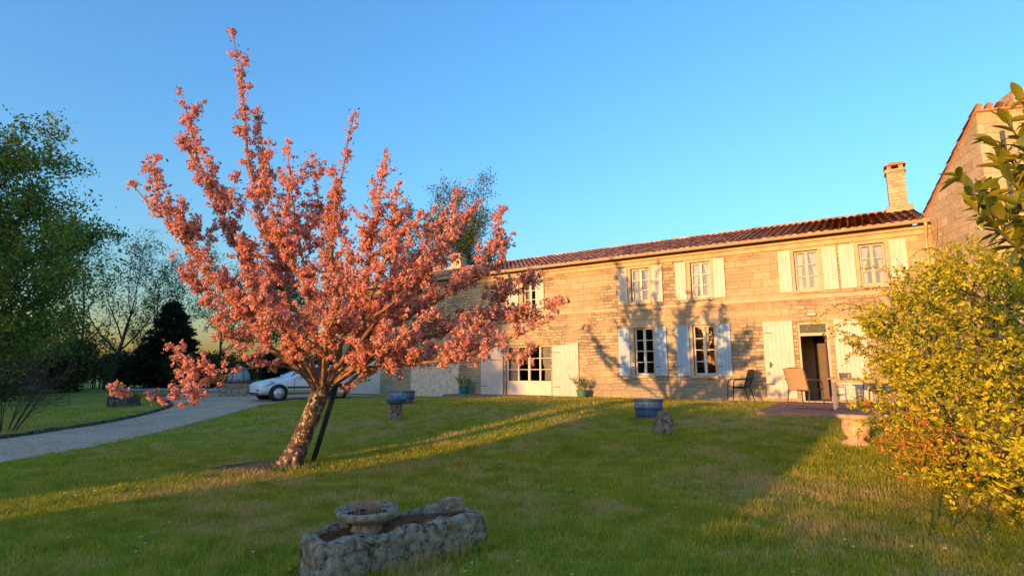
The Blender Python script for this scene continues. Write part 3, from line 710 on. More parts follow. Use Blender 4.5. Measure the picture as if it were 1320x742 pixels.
for k, (x, y, rx, h, lab) in enumerate(((-32.5, 33.5, 3.0, 2.3, 'dark rounded shrub at the left end of the shrub row'), (-31.0, 37.6, 2.8, 2.2, 'dark shrub between the left end and the tree guard'),
        (-28.2, 40.6, 2.6, 2.2, 'dark shrub behind the tree guard'), (-24.6, 41.4, 2.6, 2.3, 'dark shrub below the slender see-through tree'), (-21.6, 39.6, 2.4, 2.1, 'dark shrub right of the black-green conifer'),
        (-17.5, 40.8, 2.8, 2.2, 'dark shrub behind the stone well'), (-13.6, 40.8, 2.8, 2.4, 'dark shrub behind the white car'))):
    shrub('dark_shrub', lab, x, y, rx, 1.6, h*1.25, 11000, M['darkhedge'], .15, 60+k, group=GH)
for k, (x, y, lab) in enumerate(((-20.6, 35.6, 'olive yellow shrub left of the stone well arch'), (-17.6, 35.4, 'olive yellow shrub behind the stone well arch'))):
    shrub('olive_shrub', lab, x, y, 1.6, 1.3, 2.2, 4500, lm_olive, .13, 80+k, group='olive shrubs beyond the well')
for k, (x, y, rx, h, lab) in enumerate(((-26.5, 26.5, 2.6, 4.0, 'tall dark bush below the tallest tree at the lawn end'), (-29.5, 31.5, 3.0, 4.2, 'tall dark bush behind the brown twiggy shrub'), (-26.8, 33.0, 2.2, 3.2, 'rounded dark bush before the half-bare tree'))):
    shrub('dark_shrub', lab, x, y, rx, 1.7, h, 11000, lm_dark, .15, 160+k, group=GH)
def treeline():
    rng = np.random.default_rng(9); P = []
    for k in range(70):
        x = rng.uniform(-160, 60); y = 118 + rng.uniform(-10, 10); rr = rng.uniform(3, 6); h = rng.uniform(2.0, 5.2)
        d = unit(rng.normal(size=(260, 3)))*rng.uniform(.5, 1, (260, 1)); q = np.array([x, y, h*.45]) + d*np.array([rr, rr*.6, h*.55]); P.append(q[q[:, 2] > 0])
    o = leaves('treeline', np.concatenate(P), .8, .7, lm_dark, rng); tag(o, 'low distant wood along the horizon', kind='stuff')
treeline()
def twig_shrub():
    x, y = -12.9, 14.1; root = thing('twiggy_shrub', 'brown twiggy half-bare shrub at the edge of the gravel drive', 'shrub', (x, y, 0)); g = Grower(77)
    sp = dict(levels=2, n=(5, 5), start=(.25, .2), angle=(30, 35), ratio=(.6, .5), seg=.16, wander=.12, up=.04, leaf_from=2, per=1, jit=.05)
    for k in range(20):
        an = k*.9; g.branch((math.cos(an)*.25, math.sin(an)*.25, -.05), (math.cos(an)*.55, math.sin(an)*.55, 1), g.rnd.uniform(1.1, 1.9), .016, 0, dict(sp, rmin=.004))
    g.mb.build('stem', bark_mat('reddish twigs', (0.045, 0.025, 0.02), (0.12, 0.07, 0.055)), root)
    leaves('foliage', np.array(g.tips), .05, .6, leafmat('young bronze leaves', [(0.06, 0.045, 0.02), (0.07, 0.09, 0.025)], .3), g.rng, root)
twig_shrub()

# unseen hedge and trees, added behind the photographer to shade lawn and left facade
CA, SA = math.cos(SUN_AZ), math.sin(SUN_AZ)
def qs(q, s): return np.array([q*CA + s*SA, -q*SA + s*CA])
TAN = math.tan(SUN_EL)
def hedge_top(q):  # top height set so the shade edge meets the house foot
    H = 0.40 + 29.0*TAN + .16*noise.noise(Vector((q*1.3, 2.2, 0))) + .10*noise.noise(Vector((q*4.1, 7, 0)))
    def gap(a, b, e, low):
        k = float(sm(q, a-e, a)*(1-sm(q, b, b+e))); return k, low
    for a, b, e, low in ((-8.75, -7.55, .25, .55), (-2.15, 4.5, .25, 19.1*TAN)):  # gaps shaped to admit the sunlit strip and patch on the lawn
        k, lo = gap(a, b, e, low); H = H*(1-k) + (lo + .025*noise.noise(Vector((q*3, 1, 5))))*k
    return max(H, .3)
def back_hedge():
    rng = np.random.default_rng(15)
    qv = np.arange(-70, 16, .16); V = []
    for q in qv:
        H = hedge_top(float(q))
        for (ds, zf) in ((-.6, 0), (-.75, .5), (-.55, .9), (0, 1.0), (.55, .9), (.75, .5), (.6, 0)):
            p = qs(q, -12 + ds + .12*noise.noise(Vector((q*2, zf*3, ds)))); V.append((p[0], p[1], -.1 + H*zf))
    i = np.arange(len(V)).reshape(-1, 7); F = np.stack([i[:-1, :-1], i[:-1, 1:], i[1:, 1:], i[1:, :-1]], -1).reshape(-1, 4)
    root = thing('shade_hedge', 'unseen hedge added behind the photographer to cast shade, two gaps let sunlight through', 'hedge', (0, 0, 0))
    mesh_np('hedge_core', np.array(V), F, M['darkhedge'], root)
    qq = rng.uniform(-60, 14, 26000); hh = np.array([hedge_top(float(q)) for q in qq]); z = hh*rng.uniform(.2, 1.04, len(qq))
    P = np.stack([*qs(qq, -12 + rng.uniform(-.8, .8, len(qq))), z], 1)
    leaves('foliage', P, .13, .6, M['darkhedge'], rng, root)
back_hedge()
def shade_wood():
    """unseen wood put far behind the photographer to shade the left half of the garden"""
    rng = np.random.default_rng(19); P = []
    q = -14.9
    while q > -130:
        r = rng.uniform(2.2, 3.4); H = (11.0 if q > -22 else 16.5) * rng.uniform(.9, 1.1); q -= r*.8
        c = qs(q - r*.2, -48 + rng.uniform(-1.5, 1.5)); m = 1500
        d = unit(rng.normal(size=(m, 3)))*(rng.uniform(.2, 1, (m, 1))**.4); P.append(np.array([c[0], c[1], H*.5]) + d*np.array([r, r, H*.52]))
    P = np.concatenate(P); P = P[P[:, 2] > .1]
    tag(leaves('wood', P, .75, .7, lm_dark, rng), 'unseen dense wood added far behind the photographer to cast shade', kind='stuff')
shade_wood()

# ------------------------------------------------------------------ the cherry tree
FPX = 700.0; TH = math.atan(110/700); CT, ST = math.cos(TH), math.sin(TH)
def pt(px, py, y):                                                # a sighted point at distance y, used to measure limbs
    x, u, f = px-660, 371-py, FPX; d = f*CT - u*ST
    return np.array([x/d*y, y, (u*CT + f*ST)/d*y + EYE])
cherry_base = np.array([-3.50, 8.83, 0.0])
cherry = thing('cherry_tree', 'pink blossoming cherry tree with leaning lichen-spotted trunk on the lawn', 'tree', tuple(cherry_base))
LIMBS = [  # (picture sighting, distance offset) from fork to tip, radius
    ([(412,512,0),(392,482,-.1),(355,455,-.3),(318,412,-.5),(282,368,-.7),(238,312,-.8),(192,268,-.9),(166,238,-1.0)], .050),
    ([(300,390,-.55),(262,345,-.8),(222,290,-1.0),(190,202,-1.2)], .018),
    ([(350,452,-.3),(300,440,.3),(270,400,.7),(225,330,.9)], .024),
    ([(408,498,.05),(372,440,-.1),(345,392,-.2),(302,300,-.3),(268,222,-.3),(238,116,-.3)], .044),
    ([(306,305,-.3),(285,255,-.5),(250,205,-.6),(236,182,-.6)], .014),
    ([(410,490,.1),(386,420,.3),(352,330,.5),(322,222,.6),(311,125,.6),(298,42,.6)], .046),
    ([(330,250,.55),(342,215,.7),(330,160,.8)], .012),
    ([(416,500,.05),(409,440,-.3),(400,380,-.6),(386,300,-.8),(379,240,-.9),(376,188,-.9)], .036),
    ([(399,375,-.6),(365,320,-1.1),(350,265,-1.3),(340,225,-1.4)], .018),
    ([(418,492,.1),(430,405,.3),(428,300,.5),(440,220,.6),(457,142,.6)], .048),
    ([(429,330,.45),(410,260,.9),(400,200,1.0)], .018),
    ([(424,496,-.1),(452,410,-.4),(478,310,-.7),(497,192,-.8)], .042),
    ([(474,330,-.65),(505,280,-.9),(512,238,-1.0)], .016),
    ([(428,490,.1),(478,420,.5),(528,342,.9),(574,268,1.1),(606,230,1.2)], .044),
    ([(520,355,.85),(575,320,1.2),(600,282,1.4),(618,262,1.5)], .018),
    ([(424,478,-.15),(442,462,-.4),(466,415,-.8),(492,345,-1.3),(520,300,-1.5),(560,272,-1.6)], .046),
    ([(466,418,-.8),(520,380,-1.1),(570,330,-1.3),(585,262,-1.4)], .022),
    ([(432,492,.1),(500,425,.2),(562,388,.1),(630,350,-.1),(662,300,-.2)], .040),
    ([(560,390,.1),(610,345,.4),(645,312,.6),(650,268,.7)], .018),
    ([(432,494,.15),(500,452,.3),(580,425,.4),(655,405,.4),(734,388,.4)], .040),
    ([(580,425,.4),(640,418,.6),(690,412,.7),(716,398,.8)], .014),
    ([(600,420,.4),(640,385,.3),(672,372,.3),(700,352,.3)], .014),
    ([(438,476,-.2),(492,470,-.6),(556,462,-.9),(622,446,-1.1),(660,430,-1.1),(706,408,-1.1)], .042),
    ([(560,462,-.9),(625,462,-1.2),(690,462,-1.3)], .012),
    ([(440,500,.1),(470,478,.4),(520,470,.7),(600,458,.9),(652,440,1.0)], .030),
    ([(440,505,.1),(462,492,0),(485,470,-.1),(505,478,-.2)], .024),
    ([(402,490,-.2),(370,474,-.5),(330,474,-.9),(292,485,-1.2),(262,494,-1.4),(238,490,-1.5)], .020),
    ([(292,485,-1.2),(240,505,-1.9),(190,510,-2.4),(145,503,-2.7)], .010),
    ([(300,482,-1.1),(255,480,-1.3),(228,462,-1.5)], .010),
    ([(292,486,-1.2),(262,510,-1.4),(228,520,-1.6)], .008),
    ([(355,452,-.3),(335,440,-.8),(300,452,-1.2),(290,475,-1.4)], .012),
    # limbs reaching towards and away from the house
    ([(418,490,.2),(430,430,.9),(425,370,1.6),(420,310,2.2)], .036),
    ([(428,492,.2),(470,440,1.1),(510,390,1.9),(545,345,2.4)], .034),
    ([(408,492,.2),(375,430,1.0),(340,370,1.7),(318,318,2.1)], .034),
    ([(416,496,-.2),(420,440,-1.0),(440,390,-1.7),(455,330,-2.1)], .034),
    ([(410,496,-.2),(380,440,-1.0),(345,395,-1.6),(320,350,-1.9)], .030),
    ([(430,494,-.1),(480,455,-1.0),(530,425,-1.6),(560,400,-1.9)], .028),
]
def cherry_build():
    rnd = random.Random(4); rng = np.random.default_rng(4)
    Y0 = 8.95
    tr = MB()
    prof = [(368,604,0,.215),(374,597,0,.190),(380,585,0,.168),(388,568,0,.152),(397,545,0,.143),(406,524,0,.140),(413,506,0,.138),(418,492,0,.10)]
    P = [np.append(pt(a, b, Y0 + c), r) for a, b, c, r in prof]; P[0][2] = -.12; S = spline(P, .07)
    tr.tube([p[:3] - cherry_base + np.array([*(rng.normal(0, .007, 2)), 0]) for p in S], [p[3]*(1+.05*math.sin(i*1.7)) for i, p in enumerate(S)], 14)
    for k in range(6):                                            # roots running into the ground
        an = k*1.05+.3; L = rnd.uniform(.34, .55); ca, sa = math.cos(an), math.sin(an)
        tr.tube([(.15+.02*ca, .02*sa, .30), (.06+.08*ca, .08*sa, .13), (.01+.19*ca, .19*sa, .03), (L*ca, L*sa, -.04)], [.07, .085, .055, .02], 8)
    tr.build('trunk', M['bark'], cherry)
    lb = MB(); paths = []
    for pts_, r in LIMBS:
        S = np.array(spline([pt(a, b, Y0 + c) for a, b, c in pts_], .10)) - cherry_base
        n = len(S); t = np.linspace(0, 1, n); S = S + np.cumsum(rng.normal(0, .005, S.shape), axis=0) * np.minimum(1, t*6)[:, None]
        lb.tube([tuple(p) for p in S], [max(r*(1-.86*q), .005) for q in t], 7, False); paths.append((S, r))
    pom = []; leaf = []
    def dress(S, frm, dens, rad):
        # flowers open in bunches at the spurs, with bare wood between them
        L = np.concatenate([[0], np.cumsum(np.linalg.norm(np.diff(S, axis=0), axis=1))]); a = frm*L[-1]
        while a < L[-1]:
            a += rng.exponential(3.4/dens) + .02; q = min(a, L[-1]); p = np.array([np.interp(q, L, S[:, k]) for k in range(3)])
            c = p + rng.normal(0, rad*.8, 3); t = q/L[-1]
            for _ in range(1 + rng.poisson(3.0)): pom.append(c + rng.normal(0, .026, 3))
            for _ in range(rng.poisson(1.5 + 1.2*t)): leaf.append(c + rng.normal(0, .045, 3))
    def shoot(p, d, L, r, wander=.10, up=.10):
        n = max(4, int(L/.07)); Q = [p]; d = d/np.linalg.norm(d)
        for _ in range(n):
            d = d + rng.normal(0, wander, 3) + np.array([0, 0, up]); d /= np.linalg.norm(d); Q.append(Q[-1] + d*L/n)
        Q = np.array(Q); lb.tube([tuple(q) for q in Q], list(np.linspace(r, .003, len(Q))), 4, False); return Q
    for S, r in paths:
        n = len(S); L = np.sum(np.linalg.norm(np.diff(S, axis=0), axis=1)); long = L > 1.6
        dress(S, .30 if long else .10, 34, .036)
        droop = r <= .021 and S[-1][2] < 1.6
        for k in range(int(L*(1.6 if droop else 6.3))):                               # side branches
            t = (.26 if long else .1) + (.67 if long else .83)*rnd.random()**1.5; i = min(int(t*(n-1)), n-2); d = S[i+1]-S[i]; d /= np.linalg.norm(d)
            side = np.cross(d, rng.normal(size=3)); side /= np.linalg.norm(side); side[2] = abs(side[2])*.6 - .08
            Lb = rnd.uniform(.3, .85)*(1.12-.88*t)*(.45 if droop else 1)
            Q = shoot(S[i], d*.75 + side*.8, Lb, .010); dress(Q, .10, 38, .036)
            for j in range(int(Lb*5)):
                q = Q[rnd.randrange(1, len(Q)-1)]; e = rng.normal(size=3)*.6 + d*.6 + np.array([0, 0, .35]); T = shoot(q, e, rnd.uniform(.10, .32), .005); dress(T, .05, 36, .028)
    lb.build('limb', M['limb'], cherry)
    pom = np.array(pom); k = 13                                   # each blossom a small ball of petals
    c = np.repeat(pom, k, 0); d = unit(rng.normal(size=c.shape)); rr = np.repeat(rng.uniform(.010, .026, len(pom)), k)[:, None]
    tan = unit(np.cross(d, rng.normal(size=d.shape))); V, F = leaf_arrays(c + d*rr - tan*.013, .029, .95, rng, axis=tan + d*.25, spread=.25, fold=.2, nrm=d, flat=.35)
    mesh_np('blossom', V, F, leafmat('cherry petals', [(0.70, 0.27, 0.21), (0.80, 0.36, 0.29), (0.86, 0.45, 0.37), (0.92, 0.60, 0.50)], .4, .6, .2), cherry)
    leaves('foliage', np.array(leaf), .062, .45, leafmat('bronze cherry leaves', [(0.22, 0.07, 0.025), (0.38, 0.14, 0.04), (0.36, 0.22, 0.06)], .4), rng, cherry)
    print('cherry poms', len(pom), 'leaves', len(leaf))
    return pom
cherry_build()
def stake():
    m = MB(); a = Vector((-3.33, 9.35, -.1)); b = Vector(tuple(pt(442, 470, 9.2)))
    m.tube([a, a.lerp(b, .5), b], [.045, .045, .042], 8); o = m.build('tree_stake', M['stake']); tag(o, 'dark leaning timber stake propped against the cherry trunk', 'stake')
    s = MB(); V = []; F = []
    for i in range(9):
        for j in range(20):
            r = i/8; an = 2*math.pi*j/20; x = r*1.0*math.cos(an) - .35; y = r*.55*math.sin(an) - .02
            s.v.append((-3.5+x, 8.83+y, .085*(1-r**1.5) - .02*r + .03*noise.noise(Vector((x*5, y*5, 0)))*(1-r)))
    s.f = [(i*20+j, i*20+(j+1) % 20, (i+1)*20+(j+1) % 20, (i+1)*20+j) for i in range(8) for j in range(20)]; s.sm = [True]*160; s.mi = [0]*160
    tag(s.build('soil_mound', M['soil']), 'low bare soil mound round the cherry trunk', kind='structure')
stake()

# ------------------------------------------------------------------ sunlit bush on the right, laurel, pot
lm_bush = leafmat('bush leaves', [(0.13, 0.18, 0.010), (0.36, 0.36, 0.014), (0.64, 0.55, 0.02), (0.82, 0.67, 0.03)], .4, .5, .3)
def bush():
    x, y = 5.75, 7.0; root = thing('evergreen_bush', 'big sunlit yellow-green bush with arching shoots beside the terrace', 'bush', (x, y, gzf(x, y)))
    rng = np.random.default_rng(21); rnd = random.Random(21)
    lumps = [(.62, 1.2, 1.0, .70), (.22, .9, 1.75, .62), (.6, 1.4, 1.8, .6), (-.12, .1, .8, .9), (-.2, .2, 1.75, .85), (-.45, -.9, .75, .85), (-.15, -.9, 1.65, .85), (-.55, -1.75, .6, .75), (-.2, -1.9, 1.45, .85), (.8, -1.2, 2.1, .9), (.8, .3, 2.2, .85), (.5, 1.0, 2.25, .5), (-.1, -.4, 2.25, .55), (.2, -2.4, 1.0, .8), (1.0, .8, 1.0, .9), (1.0,-1.5,1.0,.9)]
    P = []; D = []; S_ = []; st = MB()
    def inside(q, skip):
        return any(np.sum(((q - np.array(l[:3]))/l[3])**2) < .55 for l in lumps if l is not skip)
    for l in lumps:
        a, b, c, s = l
        m = int(1300*s*s); d = unit(rng.normal(size=(m, 3))); f = rng.uniform(.2, .85, m)**.6; q = np.array([a, b, c]) + d*(f*s)[:, None]; k = q[:, 2] > .04
        P.append(q[k]); D.append(d[k]); S_.append(np.full(k.sum(), .8))
        st.tube([(a*.2, b*.6, -.1), (a*.6, b*.8, c*.5), (a, b, c)], [.04, .03, .01], 6, False)
        for _ in range(9):
            e = unit(rng.normal(size=(1, 3)))[0]*s*.9; st.tube([(a, b, c), tuple(np.array([a, b, c]) + e*.5 + np.array([0, 0, .05])), tuple(np.array([a, b, c]) + e)], [.012, .008, .003], 4, False)
        for k in range(int(250*s*s)):                             # leafy shoots forming the outside
            d = unit(rng.normal(size=(1, 3)))[0]; w = 1 + .30*noise.noise(Vector(tuple(d*2.3 + np.array([a, b, c])))); p = np.array([a, b, c]) + d*s*w*rng.uniform(.62, .95)
            if p[2] < .08 or inside(p, l): continue
            v = unit((d + np.array([-.15, -.1, .55]) + rng.normal(0, .35, 3))[None])[0]; L = rng.uniform(.14, .34) if rng.random() < (.93 if c < 1.6 or d[2] < .2 else .72) else rng.uniform(.45, .95); n = max(4, int(L/.032)); Q = [p]
            for i in range(n):
                v = v + rng.normal(0, .09, 3) + np.array([0, 0, -.02 if L < .4 else -.07]); v /= np.linalg.norm(v); Q.append(Q[-1] + v*L/n)
            st.tube([tuple(q) for q in Q], list(np.linspace(.006, .002, n+1)), 3, False)
            for i in range(1, n+1):
                g = 4 if L < .4 else 2; big = rng.uniform(.75, 1.25)*(1.15 - .4*i/n)
                e = unit(rng.normal(size=(g, 3)) + v*.6)
                P.append(np.tile(Q[i], (g, 1)) + rng.normal(0, .006, (g, 3))); D.append(unit(v*.8 + d*.5 + rng.normal(0, .3, (g, 3)))); S_.append(np.full(g, big)); 
    st.build('stem', M['greybark'], root)
    P = np.concatenate(P); D = np.concatenate(D)
    leaves('foliage', P, .056*np.concatenate(S_), .55, lm_bush, rng, root, axis=D*.35, spread=1.0, fold=.15, nrm=D, flat=.6)
    big = np.array([i for i in range(0, len(P), max(1, len(P)//420))]); leaves('large_foliage', P[big] + D[big]*.05, .12, .34, lm_bush, rng, root, axis=D[big]*.4 + np.array([0, 0, .4]), spread=.8, fold=.2)
    k = 260; c = np.array([-1.15, -.7, .55]) + rng.normal(0, 1, (k, 3))*np.array([.18, .35, .2])
    leaves('young_foliage', c, .075, .4, leafmat('orange young leaves', [(0.42, 0.14, 0.03), (0.60, 0.28, 0.05)], .35), rng, root, axis=np.array([-.3, -.2, .9]), spread=.8)
bush()
def wall_creeper():
    """thin arching bare stems in front of the wing wall"""
    root = thing('climbing_rose', 'thin arching climber with sparse leaves against the wing wall', 'climber', tuple(hw(1.2, -1.9))); rng = np.random.default_rng(33); st = MB(); P = []
    for k in range(16):
        p = np.array([rng.uniform(-.9, .5), rng.uniform(-1.6, .6), 0.0]); v = np.array([rng.normal(0, .18)-.05, rng.normal(0, .22)-.1, 1.0]); Q = [p]; L = rng.uniform(3.0, 4.9); n = 22
        for i in range(n):
            v = v/np.linalg.norm(v) + rng.normal(0, .05, 3) + (np.array([-.10, -.05, -.16]) if i > 12 else 0); Q.append(Q[-1] + v/np.linalg.norm(v)*L/n)
        st.tube([tuple(q) for q in Q], list(np.linspace(.013, .004, n+1)), 4, False)
        for i in range(3, n+1):
            m = rng.poisson(5.5); P.append(np.array(Q[i]) + rng.normal(0, .07, (m, 3)))
    st.build('stem', M['greybark'], root); leaves('foliage', np.concatenate(P), .055, .55, lm_bush, rng, root)
wall_creeper()
def laurel():
    base = np.array([3.75, 3.35, 0.0]); root = thing('laurel_shrub', 'large-leaved laurel shrub with long glossy leaves, nearest plant on the right', 'shrub', tuple(base)); rng = np.random.default_rng(8); st = MB(); P = []; D = []
    tips = [pt(1240, 228, 3.1), pt(1262, 275, 3.0), pt(1288, 205, 3.2), pt(1300, 160, 3.1), pt(1312, 262, 2.9), pt(1330, 215, 3.0), pt(1290, 300, 3.3), pt(1345, 130, 3.1), pt(1350, 290, 2.9), pt(1360, 20, 3.2), pt(1380, 230, 3.2), pt(1400, 160, 3.4), pt(1420, 380, 3.2), pt(1390, 480, 3.3), pt(1270, 245, 3.2), pt(1252, 250, 3.0), pt(1305, 235, 3.1), pt(1280, 180, 3.2), pt(1318, 190, 3.0), pt(1298, 285, 3.1), pt(1316, 130, 3.2), pt(1340, 470, 3.6), pt(1352, 560, 3.6), pt(1400, 600, 3.4), pt(1440, 300, 3.6)]
    for k, t in enumerate(tips):
        t = t - base; mid = np.array([t[0]*.35+.15, t[1]*.3, max(t[2]*.72, .3)]); S = np.array(spline([np.array([0.05*math.cos(k), .05*math.sin(k), -.05]), mid*np.array([.4, .4, .55]), mid, t], .06))
        st.tube([tuple(p) for p in S], list(np.linspace(.022, .005, len(S))), 5, False)
        m = min(20, len(S)-2)
        for i in range(len(S)-m, len(S)):
            d = S[i]-S[i-1]; d /= np.linalg.norm(d)
            for _ in range(3 if rng.random() < .5 else 4): P.append(S[i]); e = d*.75 + rng.normal(0, .55, 3); D.append(e/np.linalg.norm(e))
    st.build('stem', M['greybark'], root)
    P = np.array(P); D = np.array(D); n = len(P); V = []; F = []
    for p, d in zip(P, D):                                        # long leaves, seven cross-lines each, folded along the midrib
        L = rng.uniform(.09, .145); w = L*rng.uniform(.15, .20); side = np.cross(d, np.array([0, 0, 1.0]) + rng.normal(0, .45, 3)); side /= np.linalg.norm(side); up = np.cross(side, d); o = len(V)
        for i in range(7):
            t = i/6; ww = w*math.sin(math.pi*min(1, t*.92+.04))**.8; c = p + d*L*t - up*L*.18*t*t
            V += [c + side*ww + up*ww*.35, c, c - side*ww + up*ww*.35]
        for i in range(6):
            F += [(o+i*3, o+i*3+1, o+i*3+4, o+i*3+3), (o+i*3+1, o+i*3+2, o+i*3+5, o+i*3+4)]
    mesh_np('foliage', np.array(V), np.array(F), leafmat('laurel leaves', [(0.10, 0.13, 0.012), (0.24, 0.25, 0.02), (0.38, 0.34, 0.03)], .3, .32, .5), root, True)
laurel()
def blades_patch():
    root = np.array([4.45, 5.35]); rng = np.random.default_rng(6); V = []; F = []
    for k in range(46):
        p = np.array([root[0] + rng.normal(.05, .35), root[1] + rng.normal(0, .45), 0.0]); an = rng.uniform(0, 6.28); L = rng.uniform(.25, .55); d = np.array([math.cos(an)*.6, math.sin(an)*.6, 1.0]); s = np.array([-math.sin(an), math.cos(an), 0])*.011; o = len(V)
        for i in range(6):
            t = i/5; c = p + d*L*t + np.array([math.cos(an), math.sin(an), -1.0])*L*.55*t*t; V += [c - s*(1-t*.9), c + s*(1-t*.9)]
        F += [(o+2*i, o+2*i+1, o+2*i+3, o+2*i+2) for i in range(5)]
    o = mesh_np('strap_leaves', np.array(V), np.array(F), leafmat('strap leaves', [(0.05, 0.09, 0.02), (0.14, 0.17, 0.04)], .3)); tag(o, 'clump of arching strap-like leaves at the foot of the yellow-green bush', 'plant')
blades_patch()
def urn_pot():
    x, y = 5.62, 9.15; z = gzf(x, y); root = thing('terracotta_pot', 'weathered terracotta urn at the corner of the sunlit bush', 'pot', (x, y, z-.01)); root.scale = (.92,)*3; Mx = rot(0, 0, R(3))
    m = MB(); m.lathe([(.0, 0), (.24, 0), (.25, .04), (.20, .075), (.13, .10), (.125, .13), (.20, .20), (.225, .30), (.215, .40), (.225, .44), (.275, .465), (.295, .50), (.285, .525), (.245, .525), (.235, .47), (0, .46)], 28, Mx, wob=.006)
    m.build('pot_body', M['terracotta'], root); s = MB(); s.lathe([(0, .488), (.238, .480)], 20, Mx, wob=.01); s.build('soil', M['soil'], root)
urn_pot()

# ------------------------------------------------------------------ stone trough with bowl in the foreground
def rough_block(mb, cx, cy, cz, sx, sy, sz, amp, seed, cuts=14, Mx=None, hollow=None, rnd_=.10):
    bm = bmesh.new(); bmesh.ops.create_cube(bm, size=1); bmesh.ops.subdivide_edges(bm, edges=bm.edges, cuts=cuts, use_grid_fill=True)
    for v in bm.verts:
        c = v.co.copy(); q = Vector((c.x*2, c.y*2, c.z*2)); L = (abs(q.x)**9 + abs(q.y)**9 + abs(q.z)**9)**(1/9); q = q/L if L > 1e-6 else q
        p = Vector((q.x*sx/2, q.y*sy/2, q.z*sz/2))
        w = noise.noise_vector(p*5 + Vector((seed, 0, 0)))*amp + noise.noise_vector(p*16 + Vector((0, seed, 0)))*amp*.45; p += w
        if hollow and c.z > .49 and abs(c.x) < .5-hollow[0] and abs(c.y) < .5-hollow[1]: p.z -= hollow[2]
        v.co = Vector((cx, cy, cz)) + p
    bm.verts.index_update(); mb.add([(Mx @ v.co) if Mx else v.co.copy() for v in bm.verts], [[v.index for v in f.verts] for f in bm.faces], True); bm.free()
TA = math.atan2(1.18, 1.30)
TX, TY = -.90, 4.56
trough = thing('stone_trough', 'long lichen-covered stone trough lying on the near lawn', 'trough', (TX, TY, 0), TA)
m = MB(); rough_block(m, 0, 0, .13, 1.44, .50, .34, .034, 3, 34, None, (.055, .16, .07)); m.build('stone_body', M['trough'], trough)
m = MB(); rough_block(m, 0, 0, .225, 1.26, .35, .10, .035, 8, 22); m.build('moss', M['moss'], trough)
def tw(lx, ly, z): c, s = math.cos(TA), math.sin(TA); return (TX + lx*c - ly*s, TY + lx*s + ly*c, z)
def bowl():
    root = thing('stone_bowl', 'round pale stone bowl with dry plants standing on the trough', 'bowl', tw(-.27, .02, .255), 0)
    m = MB(); m.lathe([(0, 0), (.125, 0), (.12, .02), (.105, .05), (.115, .07), (.19, .10), (.232, .128), (.240, .150), (.238, .172), (.222, .176), (.205, .150), (.12, .125), (0, .12)], 32, wob=.005); m.build('bowl_body', M['bowl'], root)
    rng = np.random.default_rng(12); st = MB(); P = []
    for k in range(60):
        r = .13*math.sqrt(rng.random()); an = rng.uniform(0, 6.28); p = Vector((r*math.cos(an), r*math.sin(an), .14)); L = rng.uniform(.05, .16)
        q = p + Vector((rng.normal(0, .03), rng.normal(0, .03), L)); st.tube([p, p.lerp(q, .5)+Vector((rng.normal(0, .006), 0, 0)), q], [.0022, .0018, .001], 3, False)
        for t in np.linspace(.3, 1, 6): P.append(tuple(p.lerp(q, float(t))))
    pl = thing('dry_plant', 'dry reddish-brown seedlings growing in the pale stone bowl', 'plant', tw(-.27, .02, .255))
    st.build('stem', simple('dry stems', (0.50, 0.30, 0.15), 0.9, 0.3), pl); leaves('foliage', np.array(P[::2]), .018, .4, leafmat('dry leaves', [(0.50, 0.20, 0.09), (0.60, 0.40, 0.18)], .3), rng, pl)
    for _ in [0]:
        s = MB(); s.lathe([(0, .136), (.15, .136)], 20, wob=.004); s.build('soil', M['soil'], root)
bowl()
m = MB(); rough_block(m, 0, 0, .07, .035, .20, .15, .006, 21, 8, rot(R(62), 0, R(-8))); o = m.build('flat_stone', M['bowl'], None, tw(.52, .02, .255)); o.rotation_euler.z = TA; tag(o, 'flat pale stone set upright on the far end of the trough', 'stone')
m = MB(); rough_block(m, 0, 0, .045, .15, .11, .10, .014, 25, 8); o = m.build('rubble_stone', M['bowl'], None, tw(.38, .07, .255)); o.rotation_euler.z = TA+.3; tag(o, 'lumpy pale stone beside the upright flat stone on the trough', 'stone')

# ------------------------------------------------------------------ lawn ornaments
def half_barrel(x, y, r, h, label, seed, tilt=0.0):
    root = thing('barrel_planter', label, 'planter', (x, y, gzf(x, y)-.01), 0, 'blue half barrels on the lawn'); root.rotation_euler = (0, R(tilt), .3)
    m = MB(); n = 18
    for k in range(n):
        a0, a1 = 2*math.pi*k/n+.008, 2*math.pi*(k+1)/n-.008; V = []
        for (f, z) in ((.86, 0), (.95, h*.35), (1.0, h*.7), (1.02, h)):
            for a in (a0, a1): V.append((r*f*math.cos(a), r*f*math.sin(a), z))
        for (f, z) in ((.94, h), (.80, .05)):
            for a in (a0, a1): V.append((r*f*math.cos(a), r*f*math.sin(a), z))
        m.add(V, [(2*i, 2*i+1, 2*i+3, 2*i+2) for i in range(5)])
    m.build('stave', M['blue'], root); root.children
    for z, f in ((.16*h, .895), (.52*h, .985), (.93*h, 1.025)):
        b = MB(); b.lathe([(r*f, z-.02), (r*f+.006, z-.02), (r*(f+.01)+.006, z+.02), (r*(f+.01), z+.02)], 28); b.build('hoop', M['hoop'], root)
    s = MB(); s.lathe([(0, h-.03), (r*.92, h-.06)], 18, wob=.02); s.build('soil', M['soil'], root)
half_barrel(3.12, 12.7, .32, .44, 'faded blue half barrel beside the dark rock', 1)
half_barrel(-3.62, 18.3, .40, .46, 'blue half barrel behind the log stump under the cherry', 2)
